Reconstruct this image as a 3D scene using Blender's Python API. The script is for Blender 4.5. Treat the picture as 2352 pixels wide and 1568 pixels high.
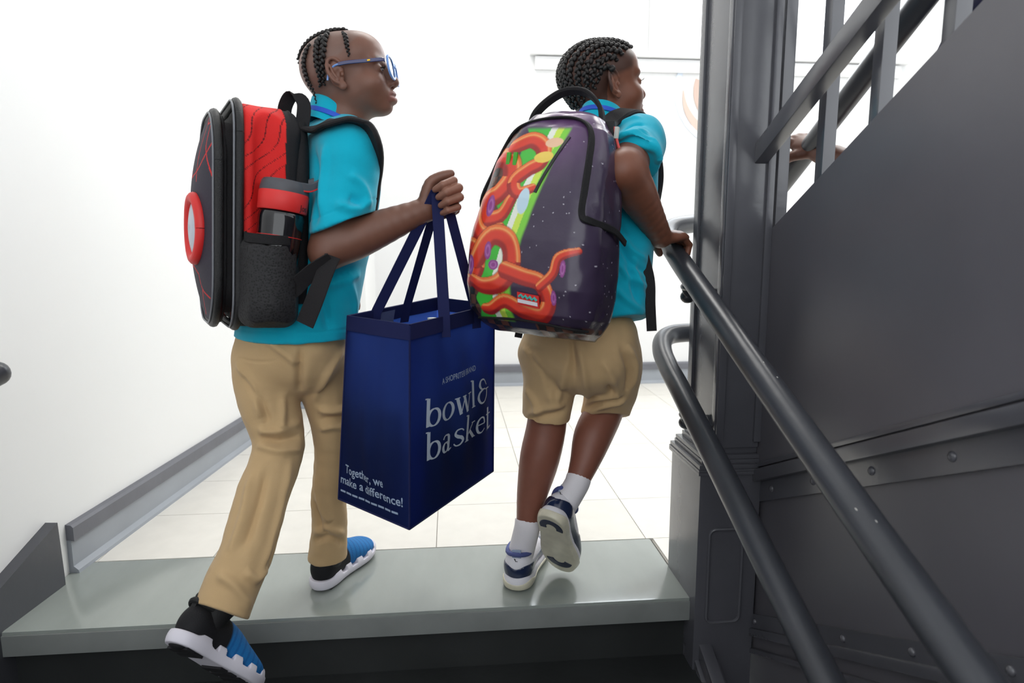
import bpy, bmesh, math, random
import numpy as np
import openvdb
from mathutils import Vector, Matrix

for _o in list(bpy.data.objects):
    bpy.data.objects.remove(_o)
scene = bpy.context.scene
COL = scene.collection
random.seed(4)
rng = np.random.default_rng(4)

# ------------------------------------------------------------------ camera
FPX, CX, CY = 1500.0, 1176.0, 784.0
YAW, PIT, EYE = math.radians(5.35), math.radians(8.2), 0.83
CAM = np.array([0.0, 0.0, EYE])
FW = np.array([math.sin(YAW) * math.cos(PIT), math.cos(YAW) * math.cos(PIT), -math.sin(PIT)])
RT = np.array([math.cos(YAW), -math.sin(YAW), 0.0])
UP = np.cross(RT, FW)
cam_data = bpy.data.cameras.new('camera')
cam_data.sensor_width = 36.0
cam_data.lens = 36.0 * FPX / 2352.0
cam_data.clip_start = 0.02
cam_data.dof.use_dof = True
cam_data.dof.focus_distance = 1.5
cam_data.dof.aperture_fstop = 4.0
cam = bpy.data.objects.new('camera', cam_data)
COL.objects.link(cam)
cam.matrix_world = Matrix(((RT[0], UP[0], -FW[0], 0), (RT[1], UP[1], -FW[1], 0), (RT[2], UP[2], -FW[2], EYE), (0, 0, 0, 1)))
scene.camera = cam

# ------------------------------------------------------------------ world, lamps, exposure
world = bpy.data.worlds.new('daylight')
scene.world = world
world.use_nodes = True
bg = world.node_tree.nodes['Background']
bg.inputs['Color'].default_value = (0.93, 0.97, 1.0, 1)
bg.inputs['Strength'].default_value = 1.15
scene.view_settings.view_transform = 'Standard'
scene.view_settings.look = 'None'
scene.view_settings.gamma = 1.0
scene.view_settings.use_curve_mapping = False
scene.view_settings.exposure = 0.98
scene.cycles.max_bounces = 5
scene.cycles.diffuse_bounces = 3
scene.cycles.glossy_bounces = 2
scene.cycles.transmission_bounces = 4
scene.cycles.caustics_reflective = False
scene.cycles.caustics_refractive = False

def area_light(name, loc, rot, sx, sy, watts, color=(1, 1, 1)):
    d = bpy.data.lights.new(name, 'AREA')
    d.shape = 'RECTANGLE'; d.size = sx; d.size_y = sy; d.energy = watts; d.color = color
    o = bpy.data.objects.new(name, d); COL.objects.link(o)
    o.location = loc; o.rotation_euler = rot
    return o
# daylight entering through the hall window in the far wall, and the ceiling fixtures' tubes
area_light('window_daylight', (1.55, 3.74, 2.42), (math.radians(-90), 0, 0), 2.0, .9, 9, (0.93, 0.97, 1.0))
for _k, (_x, _y) in enumerate(((0.2, 2.6), (1.9, 2.6))):
    area_light('ceiling_lamp_light', (_x, _y, 2.93), (0, 0, 0), 1.15, 0.55, 8.5, (1.0, 0.985, 0.96))

# ------------------------------------------------------------------ helpers
def ray(px, py):
    return FW + RT * (px - CX) / FPX - UP * (py - CY) / FPX
def at(px, py, Y):
    """world point seen at photograph pixel (px, py) that stands at distance Y into the hall"""
    r = ray(px, py)
    return CAM + r * (Y / r[1])
def V(*a):
    return np.array(a, float)
def nrm(v):
    v = np.asarray(v, float); return v / max(np.linalg.norm(v), 1e-9)
def yawdir(a):
    a = math.radians(a)
    return V(math.sin(a), math.cos(a), 0), V(math.cos(a), -math.sin(a), 0)     # forward, right
def lin(h):
    """sRGB hex or 0-255 triple -> linear rgb"""
    if isinstance(h, str):
        h = [int(h[i:i + 2], 16) for i in (0, 2, 4)]
    c = np.array(h, float) / 255.0
    return np.where(c <= 0.04045, c / 12.92, ((c + 0.055) / 1.055) ** 2.4)

def tag(o, label=None, cat=None, group=None, kind=None):
    if label: o['label'] = label
    if cat: o['category'] = cat
    if group: o['group'] = group
    if kind: o['kind'] = kind
    return o
def empty(name, loc=(0, 0, 0), label=None, cat=None, group=None, kind=None):
    o = bpy.data.objects.new(name, None); COL.objects.link(o)
    o.location = Vector([float(c) for c in loc])
    o.empty_display_size = 0.05
    return tag(o, label, cat, group, kind)
def link_mesh(name, me, mat=None, parent=None):
    o = bpy.data.objects.new(name, me); COL.objects.link(o)
    if mat is not None:
        me.materials.clear(); me.materials.append(mat)
    if parent is not None:
        o.parent = parent
        # chain of parents here is translation only
        off = Vector((0, 0, 0)); p = parent
        while p is not None:
            off += p.location; p = p.parent
        o.location = -off
    return o
def mesh_obj(name, verts, faces, mat=None, parent=None, smooth=False, cols=None):
    me = bpy.data.meshes.new(name)
    verts = np.asarray(verts, float)
    if isinstance(faces, np.ndarray):
        nv, nf, w = len(verts), len(faces), faces.shape[1]
        me.vertices.add(nv); me.vertices.foreach_set('co', verts.astype(np.float32).ravel())
        me.loops.add(nf * w); me.loops.foreach_set('vertex_index', faces.astype(np.int32).ravel())
        me.polygons.add(nf)
        me.polygons.foreach_set('loop_start', np.arange(0, nf * w, w, dtype=np.int32))
        me.update(calc_edges=True)
    else:
        me.from_pydata([tuple(v) for v in verts], [], [tuple(int(i) for i in f) for f in faces])
        me.update()
    if smooth:
        me.polygons.foreach_set('use_smooth', np.ones(len(me.polygons), dtype=bool))
    if cols is not None:
        at_ = me.attributes.new('Col', 'FLOAT_COLOR', 'POINT')
        c4 = np.ones((len(verts), 4), np.float32); c4[:, :3] = cols
        at_.data.foreach_set('color', c4.ravel())
    return link_mesh(name, me, mat, parent)

class MB:
    """collects boxes, tubes, ribbons into one mesh"""
    def __init__(s): s.v = []; s.f = []; s.sm = False
    def add(s, verts, faces):
        n = len(s.v); s.v += [tuple(float(c) for c in p) for p in verts]; s.f += [tuple(i + n for i in f) for f in faces]
        return s
    def box(s, lo, hi, R=None, o=(0, 0, 0)):
        x0, y0, z0 = lo; x1, y1, z1 = hi
        p = np.array([(x0, y0, z0), (x1, y0, z0), (x1, y1, z0), (x0, y1, z0), (x0, y0, z1), (x1, y0, z1), (x1, y1, z1), (x0, y1, z1)], float)
        if R is not None: p = p @ np.asarray(R, float) + np.asarray(o, float)      # rows of R are the box's own axes
        return s.add(p, [(0, 3, 2, 1), (4, 5, 6, 7), (0, 1, 5, 4), (1, 2, 6, 5), (2, 3, 7, 6), (3, 0, 4, 7)])
    def prism(s, poly, d):
        """closed polygon (3d points) extruded by vector d"""
        n = len(poly); a = [np.asarray(p, float) for p in poly]; b = [p + np.asarray(d, float) for p in a]
        return s.add(a + b, [tuple(range(n))[::-1], tuple(range(n, 2 * n))] + [(i, (i + 1) % n, n + (i + 1) % n, n + i) for i in range(n)])
    def tube(s, pts, r, n=12, caps=True, squash=None):
        pts = [np.asarray(p, float) for p in pts]; m = len(pts)
        rs = r if isinstance(r, (list, tuple, np.ndarray)) else [r] * m
        T = [nrm(pts[min(i + 1, m - 1)] - pts[max(i - 1, 0)]) for i in range(m)]
        a = np.cross(T[0], V(0, 0, 1)); a = nrm(a) if np.linalg.norm(a) > .05 else nrm(np.cross(T[0], V(1, 0, 0)))
        vs = []; 
        for i in range(m):
            a = nrm(a - T[i] * (a @ T[i])); b = np.cross(T[i], a)
            for k in range(n):
                t = 2 * math.pi * k / n; vs.append(pts[i] + rs[i] * (a * math.cos(t) + b * math.sin(t)))
        fs = [(i * n + k, i * n + (k + 1) % n, (i + 1) * n + (k + 1) % n, (i + 1) * n + k) for i in range(m - 1) for k in range(n)]
        if caps: fs += [tuple(range(n))[::-1], tuple(range((m - 1) * n, m * n))]
        s.sm = True
        return s.add(vs, fs)
    def ribbon(s, pts, wdir, w, th):
        """flat strap: path, width direction(s), width(s), thickness"""
        pts = [np.asarray(p, float) for p in pts]; m = len(pts)
        wd = wdir if isinstance(wdir, list) else [wdir] * m
        ws = w if isinstance(w, (list, tuple, np.ndarray)) else [w] * m
        vs = []
        for i in range(m):
            T = nrm(pts[min(i + 1, m - 1)] - pts[max(i - 1, 0)])
            d = np.asarray(wd[i], float); d = nrm(d - T * (d @ T)); nn = np.cross(T, d)
            h = ws[i] / 2; t = th / 2; e = min(t, h * .5) * .7
            for (u, q) in ((-h, -t + e), (-h + e, -t), (h - e, -t), (h, -t + e), (h, t - e), (h - e, t), (-h + e, t), (-h, t - e)):
                vs.append(pts[i] + d * u + nn * q)
        n = 8
        fs = [(i * n + k, i * n + (k + 1) % n, (i + 1) * n + (k + 1) % n, (i + 1) * n + k) for i in range(m - 1) for k in range(n)]
        fs += [tuple(range(n))[::-1], tuple(range((m - 1) * n, m * n))]
        return s.add(vs, fs)
    _sph = {}
    def sphere(s, c, r, nu=12, nv=8, R=None):
        if (nu, nv) not in MB._sph:
            vs = [(math.sin(math.pi * j / nv) * math.cos(2 * math.pi * i / nu), math.sin(math.pi * j / nv) * math.sin(2 * math.pi * i / nu), math.cos(math.pi * j / nv)) for j in range(1, nv) for i in range(nu)] + [(0, 0, 1), (0, 0, -1)]
            fs = [(j * nu + i, (j + 1) * nu + i, (j + 1) * nu + (i + 1) % nu, j * nu + (i + 1) % nu) for j in range(nv - 2) for i in range(nu)]
            T, B = (nv - 1) * nu, (nv - 1) * nu + 1
            for i in range(nu): fs += [(T, i, (i + 1) % nu), (B, (nv - 2) * nu + (i + 1) % nu, (nv - 2) * nu + i)]
            MB._sph[(nu, nv)] = (np.array(vs), fs)
        vs, fs = MB._sph[(nu, nv)]
        vs = vs * np.array(r if isinstance(r, (tuple, list, np.ndarray)) else (r, r, r), float)
        if R is not None: vs = vs @ np.asarray(R, float)
        s.sm = True
        n = len(s.v); s.v += (vs + np.asarray(c, float)).tolist(); s.f += [tuple(i + n for i in f) for f in fs]
        return s
    def build(s, name, mat, parent=None, smooth=None, bevel=0.0):
        o = mesh_obj(name, s.v, s.f, mat, parent)
        me = o.data
        bm = bmesh.new(); bm.from_mesh(me); bmesh.ops.recalc_face_normals(bm, faces=bm.faces)
        if bevel > 0:
            bmesh.ops.bevel(bm, geom=[e for e in bm.edges if len(e.link_faces) == 2 and e.calc_face_angle(0) > .5], offset=bevel, segments=2, profile=.7, affect='EDGES', clamp_overlap=True)
        bm.to_mesh(me); bm.free()
        if smooth if smooth is not None else (s.sm or bevel > 0):
            me.polygons.foreach_set('use_smooth', np.ones(len(me.polygons), dtype=bool))
            try: me.set_sharp_from_angle(angle=math.radians(42))
            except Exception: pass
        return o

def spline(pts, n=8, closed=False):
    """Catmull-Rom through the points"""
    P = np.array([np.atleast_1d(np.asarray(p, float)) for p in pts]); m = len(P)
    if m < 3 and not closed:
        return np.array([P[0] + (P[-1] - P[0]) * t for t in np.linspace(0, 1, n + 1)])
    out = []
    rng_ = range(m if closed else m - 1)
    for i in rng_:
        if closed: p0, p1, p2, p3 = P[(i - 1) % m], P[i], P[(i + 1) % m], P[(i + 2) % m]
        else: p0, p1, p2, p3 = P[max(i - 1, 0)], P[i], P[i + 1], P[min(i + 2, m - 1)]
        for k in range(n):
            t = k / n
            out.append(.5 * ((2 * p1) + (-p0 + p2) * t + (2 * p0 - 5 * p1 + 4 * p2 - p3) * t * t + (-p0 + 3 * p1 - 3 * p2 + p3) * t ** 3))
    if not closed: out.append(P[-1])
    return np.array(out)

# ------------------------------------------------------------------ materials
def nodes_of(name):
    m = bpy.data.materials.new(name); m.use_nodes = True
    nt = m.node_tree; return m, nt, nt.nodes['Principled BSDF']
def mat(name, rgb, rough=.5, metal=0.0, spec=.5, bump=None, vary=None, sheen=0.0, coat=0.0, attr=False, space='Object', stretch=(1, 1, 1)):
    """principled material; bump=(scale, strength, detail), vary=(scale, amount) mottles colour, attr=True reads the Col attribute"""
    m, nt, p = nodes_of(name)
    c = lin(rgb)
    p.inputs['Roughness'].default_value = rough; p.inputs['Metallic'].default_value = metal
    p.inputs['Specular IOR Level'].default_value = spec
    if sheen: p.inputs['Sheen Weight'].default_value = sheen; p.inputs['Sheen Roughness'].default_value = .5
    if coat: p.inputs['Coat Weight'].default_value = coat; p.inputs['Coat Roughness'].default_value = .12
    p.inputs['Base Color'].default_value = (*c, 1)
    src = None
    if attr:
        a = nt.nodes.new('ShaderNodeAttribute'); a.attribute_name = 'Col'; src = a.outputs['Color']
        nt.links.new(src, p.inputs['Base Color'])
    tc = None
    if bump or vary:
        tc = nt.nodes.new('ShaderNodeTexCoord'); mp = nt.nodes.new('ShaderNodeMapping')
        mp.inputs['Scale'].default_value = stretch
        nt.links.new(tc.outputs[space], mp.inputs['Vector'])
    if vary:
        n = nt.nodes.new('ShaderNodeTexNoise'); n.inputs['Scale'].default_value = vary[0]; n.inputs['Detail'].default_value = 4
        nt.links.new(mp.outputs['Vector'], n.inputs['Vector'])
        r = nt.nodes.new('ShaderNodeMapRange'); r.inputs['From Min'].default_value = .3; r.inputs['From Max'].default_value = .7
        r.inputs['To Min'].default_value = 1 - vary[1]; r.inputs['To Max'].default_value = 1 + vary[1]
        nt.links.new(n.outputs['Fac'], r.inputs['Value'])
        mx = nt.nodes.new('ShaderNodeVectorMath'); mx.operation = 'SCALE'
        if src is not None: nt.links.new(src, mx.inputs[0])
        else: mx.inputs[0].default_value = c
        nt.links.new(r.outputs['Result'], mx.inputs['Scale'])
        nt.links.new(mx.outputs['Vector'], p.inputs['Base Color'])
    if bump:
        n = nt.nodes.new('ShaderNodeTexNoise'); n.inputs['Scale'].default_value = bump[0]; n.inputs['Detail'].default_value = bump[2] if len(bump) > 2 else 3
        nt.links.new(mp.outputs['Vector'], n.inputs['Vector'])
        b = nt.nodes.new('ShaderNodeBump'); b.inputs['Strength'].default_value = bump[1]; b.inputs['Distance'].default_value = .002
        nt.links.new(n.outputs['Fac'], b.inputs['Height']); nt.links.new(b.outputs['Normal'], p.inputs['Normal'])
    return m
def emit_mat(name, rgb, strength):
    m, nt, p = nodes_of(name)
    p.inputs['Base Color'].default_value = (*lin(rgb), 1)
    p.inputs['Emission Color'].default_value = (*lin(rgb), 1); p.inputs['Emission Strength'].default_value = strength
    return m

# ------------------------------------------------------------------ organic modelling: distance fields on a voxel grid, meshed once per object
def rot_between(a, b):
    return np.array(Vector(a).rotation_difference(Vector(b)).to_matrix())
def ORIENT(q): return q
class Vox:
    BG = 0.03
    def __init__(s, lo, hi, h):
        s.h = h; s.lo = np.asarray(lo, float); s.n = np.ceil((np.asarray(hi, float) - s.lo) / h).astype(int) + 1
        s.A = np.full(s.n, s.BG, np.float32)
    def _sub(s, lo, hi):
        i0 = np.maximum(np.floor((np.asarray(lo) - s.lo) / s.h).astype(int), 0)
        i1 = np.minimum(np.ceil((np.asarray(hi) - s.lo) / s.h).astype(int) + 1, s.n)
        if np.any(i1 <= i0): return None
        sl = tuple(slice(a, b) for a, b in zip(i0, i1))
        ax = [(s.lo[d] + s.h * np.arange(i0[d], i1[d])).astype(np.float32) for d in range(3)]
        return sl, (ax[0][:, None, None], ax[1][None, :, None], ax[2][None, None, :])
    def _mix(s, sl, d, k, op):
        a = s.A[sl]
        if op == 'sub': d = -d
        if k <= 1e-6:
            s.A[sl] = np.minimum(a, d) if op == 'add' else np.maximum(a, d)
            return
        if op == 'add':
            h = np.clip(.5 + .5 * (a - d) / k, 0, 1); r = a * (1 - h) + d * h - k * h * (1 - h)
        else:
            h = np.clip(.5 + .5 * (d - a) / k, 0, 1); r = a * (1 - h) + d * h + k * h * (1 - h)
        s.A[sl] = r.astype(np.float32)
    def ell(s, c, axes, r, k=.01, op='add'):
        """ellipsoid; axes = three unit rows"""
        c = np.asarray(c, float); axes = np.asarray(axes, float); r = np.asarray(r, float)
        pad = max(k, .004) + 2 * s.h + (0.012 if op == 'add' else 0)
        ext = np.sqrt(((axes * r[:, None]) ** 2).sum(0)) + pad
        q = s._sub(c - ext, c + ext)
        if q is None: return s
        sl, (X, Y, Z) = q
        dx, dy, dz = X - c[0], Y - c[1], Z - c[2]
        acc = 0; acc2 = 0
        for i in range(3):
            t = dx * axes[i, 0] + dy * axes[i, 1] + dz * axes[i, 2]
            acc = acc + (t / r[i]) ** 2; acc2 = acc2 + (t / r[i] ** 2) ** 2
        k0 = np.sqrt(acc); k1 = np.sqrt(acc2)
        d = np.where(k1 > 1e-6, k0 * (k0 - 1) / np.maximum(k1, 1e-6), -r.min())
        s._mix(sl, d, k, op); return s
    def ball(s, c, r, k=.01, op='add'):
        return s.ell(c, np.eye(3), (r, r, r), k, op)
    def seg(s, c0, c1, a0, a1, b0, b1, lat, k, op='add'):
        c0 = np.asarray(c0, float); c1 = np.asarray(c1, float); ax = c1 - c0; L = np.linalg.norm(ax)
        if L < 1e-7: return s
        an = ax / L
        lat = np.asarray(lat, float); lat = lat - an * (lat @ an)
        if np.linalg.norm(lat) < 1e-4: lat = np.cross(an, V(.3, .5, .8))
        lat = nrm(lat); fd = np.cross(an, lat)
        R = max(a0, a1, b0, b1) + k + 2 * s.h + (0.010 if op == 'add' else 0)
        q = s._sub(np.minimum(c0, c1) - R, np.maximum(c0, c1) + R)
        if q is None: return s
        sl, (X, Y, Z) = q
        dx, dy, dz = X - c0[0], Y - c0[1], Z - c0[2]
        w = dx * an[0] + dy * an[1] + dz * an[2]
        t = np.clip(w / L, 0, 1); z = w - t * L
        x = dx * lat[0] + dy * lat[1] + dz * lat[2]; y = dx * fd[0] + dy * fd[1] + dz * fd[2]
        a = a0 + (a1 - a0) * t; b = b0 + (b1 - b0) * t; m = np.minimum(a, b)
        xa, yb, zm = x / a, y / b, z / m
        k0 = np.sqrt(xa * xa + yb * yb + zm * zm)
        k1 = np.sqrt((xa / a) ** 2 + (yb / b) ** 2 + (zm / m) ** 2)
        d = np.where(k1 > 1e-5, k0 * (k0 - 1) / np.maximum(k1, 1e-5), -m)
        s._mix(sl, d, k, op); return s
    def limb(s, pts, rad, lat=(0, 0, 1), ratio=1.0, k=.004, n=4, op='add', join=None):
        """swept limb: points, radii (along lat), ratio = other radius / radius, smooth through the points; join = blend to what is already there"""
        P = spline(pts, n); r = spline([[q] for q in rad], n)[:, 0]
        rt = spline([[q] for q in (ratio if isinstance(ratio, (list, tuple)) else [ratio] * len(pts))], n)[:, 0]
        lt = spline(lat, n) if isinstance(lat, list) else [lat] * len(P)
        if join is not None:
            t = Vox.__new__(Vox); t.h = s.h; t.lo = s.lo; t.n = s.n
            R = max(r) * max(1, max(rt)) + .03
            q = s._sub(P.min(0) - R, P.max(0) + R)
            if q is None: return s
            sl, _ = q
            t.lo = s.lo + s.h * np.array([x.start for x in sl]); t.n = np.array([x.stop - x.start for x in sl]); t.A = np.full(t.n, s.BG, np.float32)
            for i in range(len(P) - 1):
                t.seg(P[i], P[i + 1], r[i], r[i + 1], r[i] * rt[i], r[i + 1] * rt[i + 1], lt[i], k)
            s._mix(sl, t.A, join, op)
            return s
        for i in range(len(P) - 1):
            s.seg(P[i], P[i + 1], r[i], r[i + 1], r[i] * rt[i], r[i + 1] * rt[i + 1], lt[i], k, op)
        return s
    def rbox(s, c, axes, half, rad, k=.004, op='add'):
        c = np.asarray(c, float); axes = np.asarray(axes, float); half = np.asarray(half, float)
        ext = (np.abs(axes) * half[:, None]).sum(0) + k + 2 * s.h + .008
        q = s._sub(c - ext, c + ext)
        if q is None: return s
        sl, (X, Y, Z) = q
        dx, dy, dz = X - c[0], Y - c[1], Z - c[2]
        qs = [np.abs(dx * a[0] + dy * a[1] + dz * a[2]) - (h - rad) for a, h in zip(axes, half)]
        d = np.sqrt(sum(np.maximum(t, 0) ** 2 for t in qs)) + np.minimum(np.maximum(np.maximum(qs[0], qs[1]), qs[2]), 0) - rad
        s._mix(sl, d, k, op); return s
    def func(s, lo, hi, fr, fn, k=.0, op='add'):
        """distance given as fn(x, y, z) in the local frame fr = (origin, x axis, y axis, z axis)"""
        q = s._sub(lo, hi)
        if q is None: return s
        sl, (X, Y, Z) = q; o = fr[0]
        dx, dy, dz = X - np.float32(o[0]), Y - np.float32(o[1]), Z - np.float32(o[2])
        l = [dx * np.float32(a[0]) + dy * np.float32(a[1]) + dz * np.float32(a[2]) for a in fr[1:]]
        s._mix(sl, fn(*l), k, op); return s
    def cut(s, p, n, lo=None, hi=None, k=0.0):
        """remove everything on the side the normal n points to"""
        n = nrm(n); p = np.asarray(p, float)
        q = s._sub(lo if lo is not None else s.lo, hi if hi is not None else s.lo + s.n * s.h)
        if q is None: return s
        sl, (X, Y, Z) = q
        d = (X - p[0]) * n[0] + (Y - p[1]) * n[1] + (Z - p[2]) * n[2]
        s._mix(sl, -d, k, 'sub'); return s
    def like(s, lo, hi):
        """empty field on the same lattice, covering only the block lo..hi"""
        q = s._sub(lo, hi); sl, _ = q
        t = Vox.__new__(Vox); t.h = s.h
        t.lo = s.lo + s.h * np.array([x.start for x in sl]); t.n = np.array([x.stop - x.start for x in sl]); t.A = np.full(t.n, s.BG, np.float32); t.sl = sl
        return t
    def merge(s, t, k=.01):
        s._mix(t.sl, t.A, k, 'add'); return s
    def mesh(s, iso=0.0):
        g = openvdb.FloatGrid(s.BG)
        s.A[0, :, :] = s.A[-1, :, :] = s.BG; s.A[:, 0, :] = s.A[:, -1, :] = s.BG; s.A[:, :, 0] = s.A[:, :, -1] = s.BG
        g.copyFromArray(np.ascontiguousarray(np.clip(s.A, -s.BG, s.BG)))
        p, q = g.convertToQuads(isovalue=iso)
        return np.asarray(p, float) * s.h + s.lo, ORIENT(np.asarray(q).astype(np.int64))

def vnormals(v, f):
    n = np.zeros_like(v)
    a = np.cross(v[f[:, 2]] - v[f[:, 0]], v[f[:, 3]] - v[f[:, 1]])
    for i in range(4): np.add.at(n, f[:, i], a)
    return n / np.maximum(np.linalg.norm(n, axis=1, keepdims=True), 1e-12)
def relax(v, f, it=2, w=.5):
    e = np.concatenate([f[:, [0, 1]], f[:, [1, 2]], f[:, [2, 3]], f[:, [3, 0]]])
    e = np.concatenate([e, e[:, ::-1]])
    cnt = np.bincount(e[:, 0], minlength=len(v))[:, None]
    for _ in range(it):
        acc = np.stack([np.bincount(e[:, 0], weights=v[e[:, 1], d], minlength=len(v)) for d in range(3)], 1)
        v = v * (1 - w) + w * acc / np.maximum(cnt, 1)
    return v
_tab = rng.random(4096)
def vnoise(P):
    """smooth value noise in -1..1"""
    P = np.asarray(P, float); i = np.floor(P).astype(int); f = P - i; f = f * f * (3 - 2 * f)
    def h(a, b, c): return _tab[(a * 374761 + b * 668265 + c * 224682 + 1013) & 4095]
    x, y, z = i[:, 0], i[:, 1], i[:, 2]; r = 0
    for dx in (0, 1):
        for dy in (0, 1):
            for dz in (0, 1):
                w = (f[:, 0] if dx else 1 - f[:, 0]) * (f[:, 1] if dy else 1 - f[:, 1]) * (f[:, 2] if dz else 1 - f[:, 2])
                r = r + w * h(x + dx, y + dy, z + dz)
    return r * 2 - 1
def sstep(a, b, x):
    t = np.clip((x - a) / (b - a), 0, 1); return t * t * (3 - 2 * t)
def segdist(P, a, b):
    a = np.asarray(a, float); b = np.asarray(b, float); d = b - a
    t = np.clip(((P - a) @ d) / max(d @ d, 1e-12), 0, 1)
    return np.linalg.norm(P - a - t[:, None] * d, axis=1), t
def crease(P, paths, w, amp):
    """cloth folds: raised (amp>0) or sunk lines along 3d polylines"""
    out = np.zeros(len(P))
    for pts in paths:
        S = spline(pts, 5); I = np.where(np.all((P > S.min(0) - 3 * w) & (P < S.max(0) + 3 * w), 1))[0]
        if len(I) == 0: continue
        Q = P[I]; best = np.full(len(Q), 9.0); tt = np.zeros(len(Q))
        for i in range(len(S) - 1):
            d, t = segdist(Q, S[i], S[i + 1])
            u = (i + t) / (len(S) - 1); m = d < best; best[m] = d[m]; tt[m] = u[m]
        out[I] += amp * np.exp(-(best / w) ** 2) * np.clip(4 * np.minimum(tt, 1 - tt) + .15, 0, 1)
    return out
def join_meshes(parts):
    v = []; f = []; c = []; n = 0
    for p in parts:
        v.append(p[0]); f.append(p[1] + n); n += len(p[0])
        if len(p) > 2: c.append(p[2])
    return np.concatenate(v), np.concatenate(f), (np.concatenate(c) if c else None)
# ================================================================== THE SETTING
M = {}
M['wall_white'] = mat('wall_white', (238, 238, 237), .55, bump=(60, .05, 2))
M['trim_white'] = mat('trim_white', (240, 240, 240), .4)
M['base_grey'] = mat('base_grey', (150, 155, 162), .42, vary=(6, .05))
M['base_cap'] = mat('base_cap', (104, 105, 112), .5, vary=(9, .08), bump=(40, .3, 3))
M['skirt_grey'] = mat('skirt_grey', (70, 71, 76), .42, vary=(5, .08), bump=(30, .25, 3))
M['tile'] = mat('tile', (226, 222, 214), .33, vary=(14, .035))
M['tile2'] = mat('tile2', (221, 217, 208), .33, vary=(14, .035))
M['grout'] = mat('grout', (196, 191, 184), .8)
M['tread_paint'] = mat('tread_paint', (146, 152, 147), .16, spec=.8, vary=(9, .06), bump=(55, .12, 4), stretch=(1, .35, 1))
M['nose_paint'] = mat('nose_paint', (132, 135, 133), .4, vary=(12, .08), bump=(40, .2, 3))
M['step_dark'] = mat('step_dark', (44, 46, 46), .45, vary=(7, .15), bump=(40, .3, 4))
M['steel'] = mat('steel', (82, 82, 88), .24, spec=.85, vary=(5, .10), bump=(38, .22, 4))
M['steel_panel'] = mat('steel_panel', (90, 88, 94), .38, spec=.6, vary=(3, .10), bump=(26, .12, 4))
M['rail'] = mat('rail', (58, 60, 66), .33, spec=.5, vary=(8, .10), bump=(45, .18, 4))
M['chip'] = mat('chip', (205, 203, 198), .5)
M['pane'] = emit_mat('pane', (240, 246, 252), 1.3)
M['lamp'] = emit_mat('lamp', (255, 252, 246), 2.0)

def two_tone(name, top, low, zsplit):
    m, nt, p = nodes_of(name)
    tc = nt.nodes.new('ShaderNodeTexCoord'); sx = nt.nodes.new('ShaderNodeSeparateXYZ')
    nt.links.new(tc.outputs['Object'], sx.inputs[0])
    gt = nt.nodes.new('ShaderNodeMath'); gt.operation = 'GREATER_THAN'; gt.inputs[1].default_value = zsplit
    nt.links.new(sx.outputs['Z'], gt.inputs[0])
    mx = nt.nodes.new('ShaderNodeMix'); mx.data_type = 'RGBA'
    mx.inputs['A'].default_value = (*lin(low), 1); mx.inputs['B'].default_value = (*lin(top), 1)
    nt.links.new(gt.outputs[0], mx.inputs['Factor']); nt.links.new(mx.outputs['Result'], p.inputs['Base Color'])
    p.inputs['Roughness'].default_value = .55
    return m
M['wall_back'] = two_tone('wall_back_paint', (242, 242, 241), (229, 229, 229), 1.41)

# left wall runs slightly askew of the hall
WD = nrm(V(.123, 1.213, 0)); WN = V(WD[1], -WD[0], 0)           # along the wall, out of the wall into the room
W0 = V(-.988, 1.674, 0)
def wallp(y, off=0.0, z=0.0):
    t = (y - W0[1]) / WD[1]; p = W0 + WD * t + WN * off; p[2] = z; return p
YB = 3.876
def struct(o, label=None):
    o['kind'] = 'structure'
    if label: o['label'] = label
    return o
def slab(name, poly, d, m, parent=None, bevel=0.0):
    return MB().prism(poly, d).build(name, m, parent, bevel=bevel, smooth=False)

struct(slab('wall_left', [wallp(-1.2, 0, -1.2), wallp(3.42, 0, -1.2), wallp(3.42, 0, 3.1), wallp(-1.2, 0, 3.1)], WN * -.12, M['wall_white']), 'plain white painted wall rising beside the stairs')
struct(MB().box((-1.6, YB, -.1), (4.6, YB + .15, 3.1)).build('wall_back', M['wall_back'], smooth=False), 'white wall at the far end of the hall')
pl = at(683, 300, 3.42); pr_ = at(828, 300, 3.42)
struct(MB().box((pl[0] - .35, 3.42, -.1), (pr_[0], YB, 3.1)).build('wall_corner', M['wall_white'], smooth=False), 'white boxed corner pier between the left wall and the far wall')
struct(MB().box((4.6, 1.2, -.1), (4.72, YB + .15, 3.1)).build('wall_right', M['wall_white'], smooth=False), 'white wall closing the hall on the right')
struct(MB().box((-1.5, -1.75, -1.3), (2.2, -1.6, .6)).build('light_blocker_rear', M['skirt_grey'], smooth=False), 'unseen low dark grey wall added behind the lower flight to block light')  # out-of-view wall added to darken low surfaces, kept low to spare the children
struct(MB().box((-1.5, -1.75, -1.3), (2.2, .35, -.85)).build('light_blocker_below', M['step_dark'], smooth=False), 'unseen dark slab added below the stairs to block light from beneath')  # out-of-view slab added to stop world light coming from underneath
struct(MB().box((-1.6, -1.75, 3.0), (2.3, 1.35, 3.1)).build('light_blocker_overhead', M['trim_white'], smooth=False), 'unseen white slab added over the stairwell to block light from above')  # out-of-view slab added to cut overhead world light on the near left wall
struct(MB().box((-1.7, 1.35, 3.0), (4.7, YB + .15, 3.1)).build('ceiling', M['trim_white'], smooth=False), 'white hall ceiling')

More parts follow.
